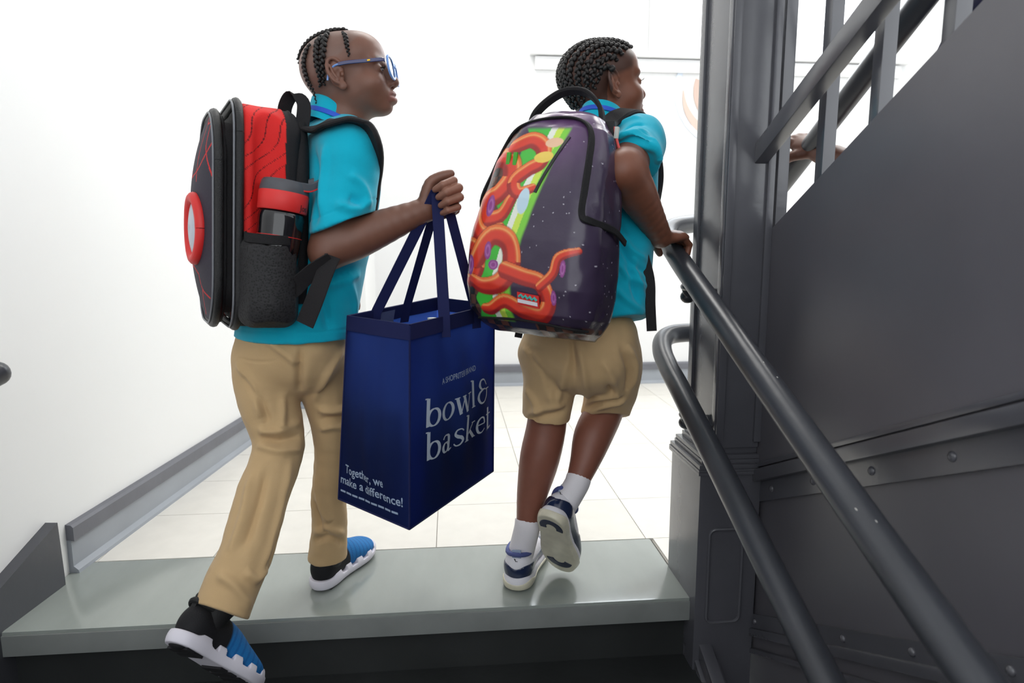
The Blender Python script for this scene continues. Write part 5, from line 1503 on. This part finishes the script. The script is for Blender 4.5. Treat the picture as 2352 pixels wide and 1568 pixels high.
for l in lines:
    S_ = spline([V(a, b, 0) for a, b in l], 6)
    for i in range(len(S_) - 1): dl = np.minimum(dl, segdist(yz, S_[i], S_[i + 1])[0])
col[(dl < .0016) & (lx > .140)] = lin((214, 40, 40))
col[lx < .142] = lin((24, 23, 26))
mesh_obj('front_pocket', v, q, M['pack'], bp1, True, col)
for (x, ha, hb, rad, zc, r, mt, nm) in ((.114, .147, .218, .066, .216, .0080, 'zip_black', 'zipper_rim'), (.124, .148, .219, .067, .216, .0020, 'pipe_grey', 'piping'), (.148, .134, .208, .102, .208, .0085, 'zip_black', 'zipper_rim'), (.158, .133, .207, .101, .208, .0019, 'pipe_grey', 'piping'), (.018, .138, .213, .06, .216, .0045, 'pack_black', 'piping')):
    lp = [L1(x, a, b + zc) for a, b in rr_loop(ha, hb, rad)]
    MB().tube(lp + [lp[0]], r, 10, caps=False).build(nm, M[mt], bp1)
# raised oval patch
oy, oz = .042, .188
def S1(y, z, o=0.0): return L1(float(dome(np.array(y), np.array(z))) + o, y, z)
ring = [S1(oy + .043 * math.cos(a), oz + .060 * math.sin(a), .001) for a in np.linspace(0, 2 * math.pi, 41)]
MB().tube(ring, .0115, 12, caps=False).build('oval_patch', M['pack_red'], bp1)
vs = [S1(oy, oz, .006)]; fs = []; nr, na = 5, 36
for i in range(1, nr + 1):
    for k in range(na):
        a = 2 * math.pi * k / na; t = i / nr
        vs.append(S1(oy + .037 * t * math.cos(a), oz + .054 * t * math.sin(a), .006 * (1 - t * t) + .003))
fs = [(0, 1 + k, 1 + (k + 1) % na) for k in range(na)] + [(1 + (i - 1) * na + k, 1 + i * na + k, 1 + i * na + (k + 1) % na, 1 + (i - 1) * na + (k + 1) % na) for i in range(1, nr) for k in range(na)]
MB().add(vs, fs).build('oval_centre', M['pack_pale'], bp1, smooth=True)
# side mesh pocket
g = Vox(*corners(L1, (-.01, .13), (.10, .22), (-.01, .20)), .0022)
def pk(x, y, z):
    d2 = rrect(x - .060, z - .092, .056, .090, .03)
    return extrude(d2, y, .12, .0, 0) if False else np.maximum(d2 + np.clip(y - .15, 0, 1) * .35, np.maximum(.12 - y, y - (.208 - .03 * ((x - .060) / .055) ** 2 - .02 * np.clip((.06 - z) / .06, 0, 1) ** 2)))
g.func(g.lo, g.lo + g.n * g.h, FR1, pk)
g.func(g.lo, g.lo + g.n * g.h, FR1, lambda x, y, z: np.maximum(np.sqrt((x - .060) ** 2 + (y - .164) ** 2) - .041, .09 - z), .0, 'sub')
v, q = g.mesh(); v = relax(v, q, 2); pocket = mesh_obj('side_pocket', v, q, M['mesh_cloth'], bp1, True)
bl = [L1(.060 + .047 * math.cos(a), .164 + .045 * math.sin(a), .176 - .004 * math.sin(a)) for a in np.radians(np.linspace(-35, 215, 22))]
MB().ribbon(bl, [Zb] * 22, .018, .003).build('pocket_band', M['pack_black'], bp1, smooth=True)
# straps, handle
osh = lambda x, y: on_mesh(sv1, x, y, .009, sn1)
sp = spline([L1(.012, .085, .395), osh(722, 300), osh(760, 290), osh(800, 284), osh(836, 297), osh(855, 330), at(864, 400, 1.40), at(856, 470, 1.41), at(838, 540, 1.43), at(800, 610, 1.42), at(755, 600, 1.35)], 6)
wd = [nrm(-rB + V(0, 0, .1))] * len(sp)
MB().ribbon(sp, wd, [.046] * 49 + list(np.linspace(.046, .026, len(sp) - 49)), .011).build('shoulder_strap', M['black_web'], bp1, smooth=True)
sp = [p - rB * .17 for p in spline([L1(.012, .105, .385), at(705, 297, 1.395), at(750, 287, 1.405), at(800, 278, 1.41), at(838, 295, 1.42), at(852, 340, 1.415), at(850, 400, 1.405)], 6)]
MB().ribbon(sp, [-rB] * len(sp), .05, .012).build('shoulder_strap', M['black_web'], bp1, smooth=True)
MB().ribbon(spline([L1(.02, .13, .035), at(672, 668, 1.30), at(720, 622, 1.29), at(762, 596, 1.292)], 6), nrm(V(.35, -.3, .8)), .034, .003).build('lower_strap', M['black_web'], bp1, smooth=True)
MB().ribbon(spline([at(764, 588, 1.292), at(748, 622, 1.285), at(726, 680, 1.28), at(700, 745, 1.285)], 6), nrm(V(1, -.2, .3)), .036, .003).build('strap_tail', M['black_web'], bp1, smooth=True)
MB().ribbon(spline([L1(.010, .03, .405), L1(.014, .045, .445), L1(.002, .06, .470), L1(-.018, .07, .455), L1(-.014, .075, .405)], 6), nrm(A1 + V(0, 0, .0)), .028, .003).build('top_handle', M['black_web'], bp1, smooth=True)

# ------------------------------------------------------------------ water bottle in the side pocket
M['bottle'] = mat('bottle', (16, 15, 20), .08, spec=.7)
M['bottle_grey'] = mat('bottle_grey', (78, 78, 84), .5)
wb = empty('water_bottle', L1(.060, .164, .03), 'dark water bottle with red and grey lid in the backpack side pocket', 'bottle')
bc = lambda z, x=.060, y=.164: L1(x, y, z)
Zt = nrm(Zb + A1 * -.10)
def lathe(prof, axis_o, zdir, n=32):
    e = nrm(np.cross(zdir, V(0, 1, 0))); d = np.cross(zdir, e); vs = []
    for r, z in prof:
        for i in range(n):
            a = 2 * math.pi * i / n; vs.append(axis_o + zdir * z + (e * math.cos(a) + d * math.sin(a)) * r)
    m = len(prof); fs = [(j * n + i, j * n + (i + 1) % n, (j + 1) * n + (i + 1) % n, (j + 1) * n + i) for j in range(m - 1) for i in range(n)]
    return vs, fs + [tuple(range(n))[::-1], tuple(range((m - 1) * n, m * n))]
o_ = bc(.03)
MB().add(*lathe([(.036, 0), (.0395, .004), (.0395, .12), (.042, .175), (.0425, .185), (.0415, .193), (.038, .200)], o_, Zt)).build('bottle_body', M['bottle'], wb, smooth=True)
for z in (.150,):
    MB().add(*lathe([(.0413, z), (.0417, z + .0002), (.0417, z + .0012), (.0413, z + .0014)], o_, Zt)).build('red_line', M['pack_red'], wb, smooth=True)
lidb = MB().add(*lathe([(.0440, .198), (.0455, .200), (.0462, .232), (.0450, .234)], o_, Zt)).build('lid_band', M['pack_red'], wb, smooth=True)
cap = MB().add(*lathe([(.0450, .234), (.0452, .240), (.0430, .252), (.0400, .256)], o_, Zt)).build('lid_cap', M['bottle_grey'], wb, smooth=True)
fh = -A1
hs = [o_ + Zt * .246 + rB * .030 - fh * .02, o_ + Zt * .246 + rB * .033 + fh * .02, o_ + Zt * .248 + rB * .026 + fh * .045, o_ + Zt * .268 + rB * .015 + fh * .075, o_ + Zt * .272 - rB * .005 + fh * .080, o_ + Zt * .262 - rB * .026 + fh * .055, o_ + Zt * .246 - rB * .03 + fh * .02]
MB().ribbon(spline(hs, 6), [Zt] * 37, .016, .006).build('carry_loop', M['bottle_grey'], wb, smooth=True)
MB().ribbon([p - Zt * .0075 for p in spline(hs, 6)], [Zt] * 37, .003, .0065).build('loop_edge', M['pack_red'], wb, smooth=True)
# handwriting on the band
cu = bpy.data.curves.new('lettering', 'FONT'); cu.body = 'Jos'; cu.size = .016
to = bpy.data.objects.new('tmp_text', cu); COL.objects.link(to)
me = bpy.data.meshes.new_from_object(to.evaluated_get(bpy.context.evaluated_depsgraph_get())); bpy.data.objects.remove(to)
co = np.array([v_.co[:2] for v_ in me.vertices]); fs = [tuple(p.vertices) for p in me.polygons]; bpy.data.meshes.remove(me)
vr = nrm(CAM - o_); base_a = math.atan2(vr @ fB, vr @ rB)
def cyl(c0, c1): 
    a = base_a + .72 + c0 / .0465; return o_ + Zt * (.203 + c1) + (rB * math.cos(a) + nrm(np.cross(Zt, rB)) * math.sin(a) * (1 if nrm(np.cross(Zt, rB)) @ fB > 0 else -1)) * .0468
MB().add([cyl(a, b) for a, b in co], fs).build('lettering', M['shoe_black'], wb, smooth=False)

# ------------------------------------------------------------------ printed pack of the right child
fC, rC = yawdir(38)
Zc = nrm(V(0, 0, 1) + fC * .13 + rC * .05)
A2 = nrm(np.cross(rC, Zc)); A2 = A2 if A2 @ fC < 0 else -A2
R2 = nrm(np.cross(Zc, A2)); R2 = R2 if R2 @ rC > 0 else -R2
B2 = at(1204, 508, 1.262) - A2 * .180 - Zc * .205
L2p = lambda x, y, z: B2 + A2 * x + R2 * y + Zc * z
FR2 = (B2, A2, R2, Zc)
ZK = [-.03, .0, .03, .08, .17, .25, .335, .398, .433, .453]
HW = [.094, .126, .143, .148, .145, .136, .122, .104, .078, .04]
DP = [.08, .135, .165, .180, .182, .172, .150, .125, .098, .06]
hw = lambda z: np.interp(z, ZK, HW); dp = lambda z: np.interp(z, ZK, DP)
RHO = .052
bp2 = empty('backpack', B2, 'glossy dark purple backpack printed with orange swirls, green and brown checks', 'backpack')
cs = np.array([L2p(x, y, z) for x in (-.02, .21) for y in (-.18, .18) for z in (-.04, .48)])
g = Vox(cs.min(0), cs.max(0), .0019)
def pack2(x, y, z):
    h = hw(z); D = dp(z)
    return np.maximum(rrect(x - D / 2, y, D / 2, h, np.minimum(RHO, D * .42)), np.maximum(z - .450, -z - .018) + .004) * .9
g.func(g.lo, g.lo + g.n * g.h, FR2, pack2)
v, q = g.mesh(); v = relax(v, q, 6, .5); n = vnormals(v, q)
d = v - B2; lx, ly, lz = d @ A2, d @ R2, d @ Zc
# art: s runs across the front and on round the sides
side = np.clip(dp(lz) - RHO - lx, 0, 1)
s_ = ly + np.sign(ly) * side * (np.abs(ly) > hw(lz) - RHO); t_ = lz
YZ = np.stack([s_, t_, 0 * s_], 1)
col = np.tile(lin((58, 46, 70)), (len(v), 1))
def lay_c(m, rgb):
    global col
    m = np.clip(m, 0, 1)[:, None]; col = col * (1 - m) + (rgb if isinstance(rgb, np.ndarray) and rgb.ndim == 2 else lin(rgb)) * m
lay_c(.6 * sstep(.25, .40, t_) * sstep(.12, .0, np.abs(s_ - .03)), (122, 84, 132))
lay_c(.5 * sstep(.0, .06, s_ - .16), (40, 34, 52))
chk = ((np.floor(s_ / .0175) + np.floor(t_ / .0185)) % 2)
leftm = sstep(-.028, -.034, s_ + .10 * (t_ - .06)) * sstep(.42, .40, t_)
lay_c(leftm, np.where(chk[:, None] > .5, lin((98, 66, 56)), lin((48, 44, 43))))
gm_ = sstep(-.098, -.094, s_ - .17 * (t_ - .10) * (t_ > .1) + .006 * np.sin(t_ * 160)) * sstep(-.012, -.020, s_ - .22 * (t_ - .10) * (t_ > .1)) * sstep(.40, .39, t_)
band = np.clip((s_ - .22 * np.clip(t_ - .10, 0, 1) + .095) / .08, 0, 1)
gc = np.where(band[:, None] < .45, lin((70, 190, 62)), np.where(band[:, None] < .62, lin((236, 240, 226)), np.where(band[:, None] < .8, lin((206, 232, 84)), lin((128, 208, 66)))))
lay_c(gm_, gc)
# curling ribbons, orange-red with dark underside and pale highlight
ribs = [([(-.135, .30), (-.11, .335), (-.07, .33), (-.055, .295), (-.075, .26), (-.105, .245), (-.10, .21), (-.06, .215), (-.04, .25)], .022),
        ([(-.065, .36), (-.03, .372), (.0, .355), (.005, .325), (-.02, .31), (-.045, .285), (-.03, .262), (.0, .27)], .017),
        ([(-.135, .24), (-.12, .20), (-.09, .175), (-.055, .19)], .018),
        ([(-.148, .08), (-.155, .12), (-.135, .152), (-.105, .145), (-.098, .11), (-.115, .085), (-.142, .088)], .018),
        ([(-.10, .13), (-.07, .175), (-.03, .165), (-.018, .12), (-.04, .085), (-.08, .075), (-.11, .085)], .021),
        ([(-.03, .11), (.01, .10), (.05, .09), (.068, .055), (.05, .03), (.01, .035), (-.03, .05), (-.065, .032), (-.08, .03)], .017),
        ([(.05, .085), (.075, .11), (.085, .14), (.12, .155)], .010)]
for pts, w in ribs:
    S_ = spline([V(a, b, 0) for a, b in pts], 6); best = np.full(len(v), 9.); off = np.zeros(len(v))
    for i in range(len(S_) - 1):
        dd, t = segdist(YZ, S_[i], S_[i + 1]); T = nrm(S_[i + 1] - S_[i]); nn = V(-T[1], T[0], 0)
        o = (YZ - S_[i]) @ (nn if nn[1] > 0 else -nn); wt = w * (1 - .45 * max(0, (i / len(S_) - .6) / .4))
        m = (dd / wt) < best; best[m] = (dd / wt)[m]; off[m] = (o / wt)[m]
    m = sstep(1.0, .94, best)
    c = lin((222, 62, 42)) + 0 * best[:, None]
    k1 = sstep(-.25, -.6, off)[:, None]; c = c * (1 - k1) + lin((160, 38, 36)) * k1
    k2 = sstep(.25, .75, off)[:, None]; c = c * (1 - k2) + lin((240, 118, 60)) * k2
    k3 = (np.exp(-((off - .62) / .10) ** 2))[:, None]; c = c * (1 - .7 * k3) + lin((252, 186, 112)) * .7 * k3
    lay_c(m * sstep(.182, .165, np.abs(s_)), c)
    lay_c(.6 * np.exp(-((best - 1.0) / .05) ** 2), (110, 24, 26))
for (a, b, ra, rb) in ((-.118, .115, .010, .020), (-.075, .145, .008, .018), (-.060, .118, .012, .010), (-.088, .235, .010, .022), (.095, .12, .006, .016), (.08, .065, .006, .014)):
    e_ = np.hypot((s_ - a) / ra, (t_ - b) / rb); lay_c(sstep(1.05, .95, e_), (146, 66, 140)); lay_c(.6 * np.exp(-((e_ - .55) / .14) ** 2), (200, 130, 196))
for (a, b, ra, rb, rgb) in ((-.012, .245, .013, .026, (196, 222, 236)), (.008, .335, .022, .012, (240, 206, 90)), (.022, .365, .020, .010, (240, 196, 160))):
    e_ = np.hypot((s_ - a) / ra, (t_ - b) / rb); lay_c(sstep(1.05, .95, e_), rgb)
st = rng.random((130, 2)) * np.array([.30, .44]) + np.array([-.05, -.02])
dmin = np.full(len(v), 9.)
for a, b in st: dmin = np.minimum(dmin, np.hypot(s_ - a, t_ - b))
dark = sstep(.16, .10, col.max(1))
lay_c(.85 * sstep(.0013, .0007, dmin) * dark * (s_ > .0), (226, 220, 232))
# underside carries brown checks and blue-black
und = sstep(.016, .008, t_)
ub = np.where(((chk[:, None] > .5) & (np.abs(ly - .0)[:, None] > .03)), lin((96, 60, 48)), np.where(np.abs(ly)[:, None] > .03, lin((42, 38, 38)), lin((46, 46, 70))))
lay_c(und, ub)
sag = .0035 * vnoise(v * V(12, 12, 12)) + .0012 * vnoise(v * 40)
sag += crease(v, [[L2p(.2, .09, .36), L2p(.2, .06, .25), L2p(.2, .075, .14)], [L2p(.19, .12, .28), L2p(.2, .11, .18), L2p(.2, .12, .06)]], .014, .004)
v = v + n * sag[:, None]
M['vinyl'] = mat('printed_vinyl', (60, 50, 70), .26, spec=.55, attr=True, bump=(160, .12, 3))
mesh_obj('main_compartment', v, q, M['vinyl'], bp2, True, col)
def S2(y, z, o=.0):
    h, D = float(hw(z)), float(dp(z)); r_ = min(RHO, D * .42)
    k = abs(y) - (h - r_); x = D if k <= 0 else D - r_ + math.sqrt(max(r_ * r_ - min(k, r_) ** 2, 0))
    return L2p(x + o, y, z)
# black binding: arch over the front, down the right and round to the back
arch = [L2p(.03, -.146, .19), L2p(.09, -.145, .22), S2(-.132, .25), S2(-.122, .31), S2(-.104, .365), S2(-.076, .400), S2(-.03, .416), S2(.03, .418), S2(.070, .406), S2(.090, .38), S2(.102, .33), S2(.109, .27), S2(.114, .222), S2(.128, .212), L2p(.09, .144, .206), L2p(.03, .145, .19)]
ap = spline(arch, 5); bc2 = L2p(.09, 0, .2)
MB().ribbon([p + nrm(p - bc2 - Zc * ((p - bc2) @ Zc) * .5) * .002 for p in ap], [np.cross(nrm(ap[min(i + 1, len(ap) - 1)] - ap[max(i - 1, 0)]), nrm(ap[i] - bc2)) for i in range(len(ap))], .014, .005).build('binding', M['pack_black'], bp2, smooth=True)
bs = [S2(y, .012 + .004 * math.cos(y * 20), .001) for y in np.linspace(-.128, .128, 24)]
MB().tube(bs, .0026, 8).build('bottom_seam', M['pack_black'], bp2)
zl = [S2(.052, .375, .0008), S2(.040, .345, .001), S2(.022, .30, .001), S2(.010, .262, .001)]
MB().ribbon(spline(zl, 6), R2, .0075, .002).build('pocket_zipper', M['zip_black'], bp2, smooth=True)
M['pull_green'] = mat('pull_green', (70, 168, 48), .45)
for y in (-.072, -.056):
    p0 = S2(y, .345, .004)
    MB().box((-.0045, -.0025, -.046), (.0045, .0025, 0), R=[R2, A2, Zc], o=p0).build('zipper_pull', M['pull_green'], bp2, bevel=.002)
# sewn tag near the bottom
tg = MB().prism([S2(.002, .046, .001), S2(.050, .042, .001), S2(.050, .066, .001), S2(.002, .070, .001)], A2 * .003).build('sewn_tag', M['pack_red'], bp2, smooth=False)
MB().prism([S2(.004, .050, .0045), S2(.048, .046, .0045), S2(.048, .053, .0045), S2(.004, .057, .0045)], A2 * .0015).build('tag_bar', M['shoe_white'], bp2, smooth=False)
zg = []
for i in range(9): zg.append(S2(.006 + i * .005, .062 - i * .0006 + (.0035 if i % 2 else -.001), .005))
MB().ribbon(zg, Zc, .005, .002).build('tag_stripe', mat('tag_teal', (58, 168, 160), .6), bp2, smooth=False)
# haul handle and straps
MB().ribbon(spline([L2p(.05, -.095, .405), L2p(.055, -.078, .452), L2p(.045, -.030, .492), L2p(.035, .02, .494), L2p(.03, .055, .465), L2p(.028, .065, .43)], 7), nrm(A2 + Zc * .4), .022, .009).build('haul_handle', M['black_web'], bp2, smooth=True)
sp = spline([L2p(.02, .065, .425), at(1395, 285, 1.452), at(1425, 262, 1.475), at(1455, 258, 1.51), at(1480, 290, 1.56), at(1494, 340, 1.60), at(1502, 400, 1.60), at(1496, 450, 1.58), at(1480, 520, 1.52), at(1462, 560, 1.45), at(1405, 620, 1.40)], 6)
MB().ribbon(sp, [nrm(-rC + V(0, 0, .2))] * len(sp), [.048] * 43 + list(np.linspace(.048, .010, len(sp) - 43)), .012).build('shoulder_strap', M['black_web'], bp2, smooth=True)
sp = [p - r2u * .16 for p in spline([L2p(.02, .085, .40), at(1400, 290, 1.47), at(1430, 275, 1.49), at(1455, 272, 1.52), at(1485, 300, 1.56), at(1495, 350, 1.58), at(1495, 420, 1.58)], 6)]
MB().ribbon(sp, [-rC] * len(sp), .046, .012).build('shoulder_strap', M['black_web'], bp2, smooth=True)
MB().ribbon(spline([at(1462, 520, 1.452), at(1474, 570, 1.44), at(1492, 640, 1.415), at(1494, 700, 1.405), at(1497, 760, 1.40)], 6), nrm(V(1, -.3, 0)), [.022] * 25, .003).build('strap_tail', M['black_web'], bp2, smooth=True)
MB().ribbon([at(1195, 750, 1.36), at(1190, 775, 1.36)], V(1, 0, 0), .016, .003).build('strap_tail', M['black_web'], bp2, smooth=False)
# ladder buckle and a coral cord hanging from it
bk = L2p(.03, .082, .415)
MB().box((-.012, -.003, -.018), (.012, .003, .018), R=[R2, A2, Zc], o=bk).build('buckle', M['zip_black'], bp2, bevel=.002)
MB().box((-.004, -.004, -.014), (.004, .004, .010), R=[R2, A2, Zc], o=bk + R2 * .018 - Zc * .004).build('clasp', mat('clasp', (206, 208, 200), .3), bp2, bevel=.002)
MB().tube(spline([bk + R2 * .012 + Zc * .006, bk + R2 * .020 - Zc * .02, bk + R2 * .030 - Zc * .042, bk + R2 * .040 - Zc * .052], 6), .003, 8).build('coral_cord', mat('coral', (214, 84, 80), .6), bp2)
# ================================================================== PERSON ON THE UPPER FLIGHT, only a hand and a sleeve edge show between the balusters
p3 = empty('person', (1.12, 1.2, .165), 'person in a dark top behind the stair panel, hand on the upper handrail', 'person')
SK3 = (104, 66, 52)
hf3 = head_frame(15, 0, 0); c3 = V(1.20, 1.12, 1.43); nb3 = V(1.20, 1.10, 1.30)
hv3, hq3, hcol3, hp3 = sculpt_head(c3, hf3, nb3, .95, SK3, LIP2, h=.003, scalp=scalp2, S=.95)
sh3 = at(2335, 5, 1.16); el3 = V(.985, 1.44, .985); wr3 = at(1876, 346, 1.60)
g = Vox(np.minimum(np.minimum(sh3, el3), wr3) - .12, np.maximum(np.maximum(sh3, el3), wr3) + .14, .0024)
g.limb([sh3, sh3 * .5 + el3 * .5, el3], [.046, .041, .037], k=.003)
g.limb([el3, el3 * .6 + wr3 * .4, wr3], [.036, .034, .025], k=.003, join=.014)
hd3 = nrm(at(1800, 306, 1.685) - wr3)
hand_field(g, wr3, hd3, V(-.25, -.35, .9), V(-.9, -.3, -.1), s=1.12, fingers=[(24, 52, 44), (26, 56, 44), (28, 56, 44), (30, 54, 40)], spread=3, thumb=((.030, .040, -.014), (.046, .046, -.034), (.056, .034, -.052)))
a3, q3 = g.mesh(); a3 = relax(a3, q3, 1, .35)
f3, r3 = yawdir(12)
g = Vox((.85, .85, .1), (1.5, 1.42, 1.34), .006)
pl3 = V(1.19, 1.08, .80)
g.limb([pl3, V(1.19, 1.09, 1.0), V(1.195, 1.10, 1.18), nb3], [.11, .10, .11, .05], lat=[r3] * 4, ratio=[.75, .7, .66, .9], k=.01)
for s in (-1, 1):
    g.limb([pl3 + r3 * .07 * s, V(1.19, 1.10, .50) + r3 * .075 * s, V(1.19, 1.08, .22) + r3 * .075 * s], [.06, .045, .03], k=.01, join=.02)
    g.limb([V(1.195, 1.10, 1.22), V(1.195, 1.10, 1.22) + r3 * .13 * s], [.05, .04], k=.01, join=.02)
shr = V(1.195, 1.10, 1.21) + r3 * .14
g.limb([shr, shr + V(.04, .02, -.20), shr + V(.04, .12, -.36)], [.04, .034, .024], k=.006, join=.02)
hand_field(g, shr + V(.04, .12, -.36), V(.0, .3, -1), V(.9, .2, 0), V(-.1, .9, .3), s=.95, curl=(25, 35, 25), thumb=((.03, .036, -.01), (.05, .044, -.014), (.07, .044, -.016)))
b3, qb3 = g.mesh()
V_, Q_, C_ = join_meshes([(hv3, hq3, hcol3), (a3, q3, np.tile(lin(SK3), (len(a3), 1))), (b3, qb3, np.tile(lin(SK3), (len(b3), 1)))])
mesh_obj('body', V_, Q_, M['skin'], p3, True, C_)
eyes_and_lashes(p3, hp3, hf3)
g = Vox((.82, .85, .74), (1.5, 1.42, 1.36), .005)
g.limb([pl3 + V(0, 0, -.03), V(1.19, 1.09, 1.0), V(1.195, 1.10, 1.18), V(1.195, 1.10, 1.25), nb3 + V(0, 0, -.03)], [.135, .125, .135, .10, .055], lat=[r3] * 5, ratio=[.78, .76, .72, .7, .9], k=.008)
t = g.like(np.minimum(sh3, el3) - .1, np.maximum(sh3, el3) + V(.2, .1, .12))
t.limb([V(1.15, 1.11, 1.21), sh3, sh3 * .55 + el3 * .45], [.06, .060, .058], k=.006); t.cut(sh3 * .6 + el3 * .4, nrm(el3 - sh3)); g.merge(t, .02)
t = g.like(shr - V(.1, .1, .25), shr + .12)
t.limb([V(1.195, 1.10, 1.21), shr, shr + V(.03, .01, -.13)], [.06, .058, .056], k=.006); g.merge(t, .02)
v, q = g.mesh(); v = relax(v, q, 2); mesh_obj('sweatshirt', v, q, M['navy_cloth'], p3, True)
g = Vox((1.0, .9, .18), (1.4, 1.3, .86), .006)
g.limb([pl3 + V(0, 0, .02), pl3 + V(0, 0, -.06)], [.12, .118], lat=r3, ratio=.8, k=.008)
for s in (-1, 1): g.limb([pl3 + r3 * .068 * s - V(0, 0, .04), V(1.19, 1.10, .50) + r3 * .075 * s, V(1.19, 1.08, .23) + r3 * .075 * s], [.072, .056, .048], k=.008, join=.02)
v, q = g.mesh(); v = relax(v, q, 2); mesh_obj('trousers', v, q, M['khaki'], p3, True)
for s in (-1, 1): runner(p3, V(1.19, 1.03, .171) + r3 * .075 * s, f3, V(0, 0, 1), .215, 'dark running shoe on the upper stair tread')
for phi in np.linspace(-70, 70, 6):
    pts = []
    for a in np.linspace(45, 210, 9):
        w = math.radians(a); dr = nrm((hf3[0] * math.cos(w) + hf3[2] * math.sin(w)) * math.cos(math.radians(phi)) + hf3[1] * math.sin(math.radians(phi)))
        o = hp3(-.012, 0, .03); t_ = (hv3 - o) @ dr; e = np.linalg.norm(hv3 - o - t_[:, None] * dr, axis=1); pts.append(hv3[np.argmax(np.where(e < .008, t_, -1))] + dr * .003)
    braid(p3, pts, .0095, M['hair'], .7, out=[hf3[2], -hf3[0]])
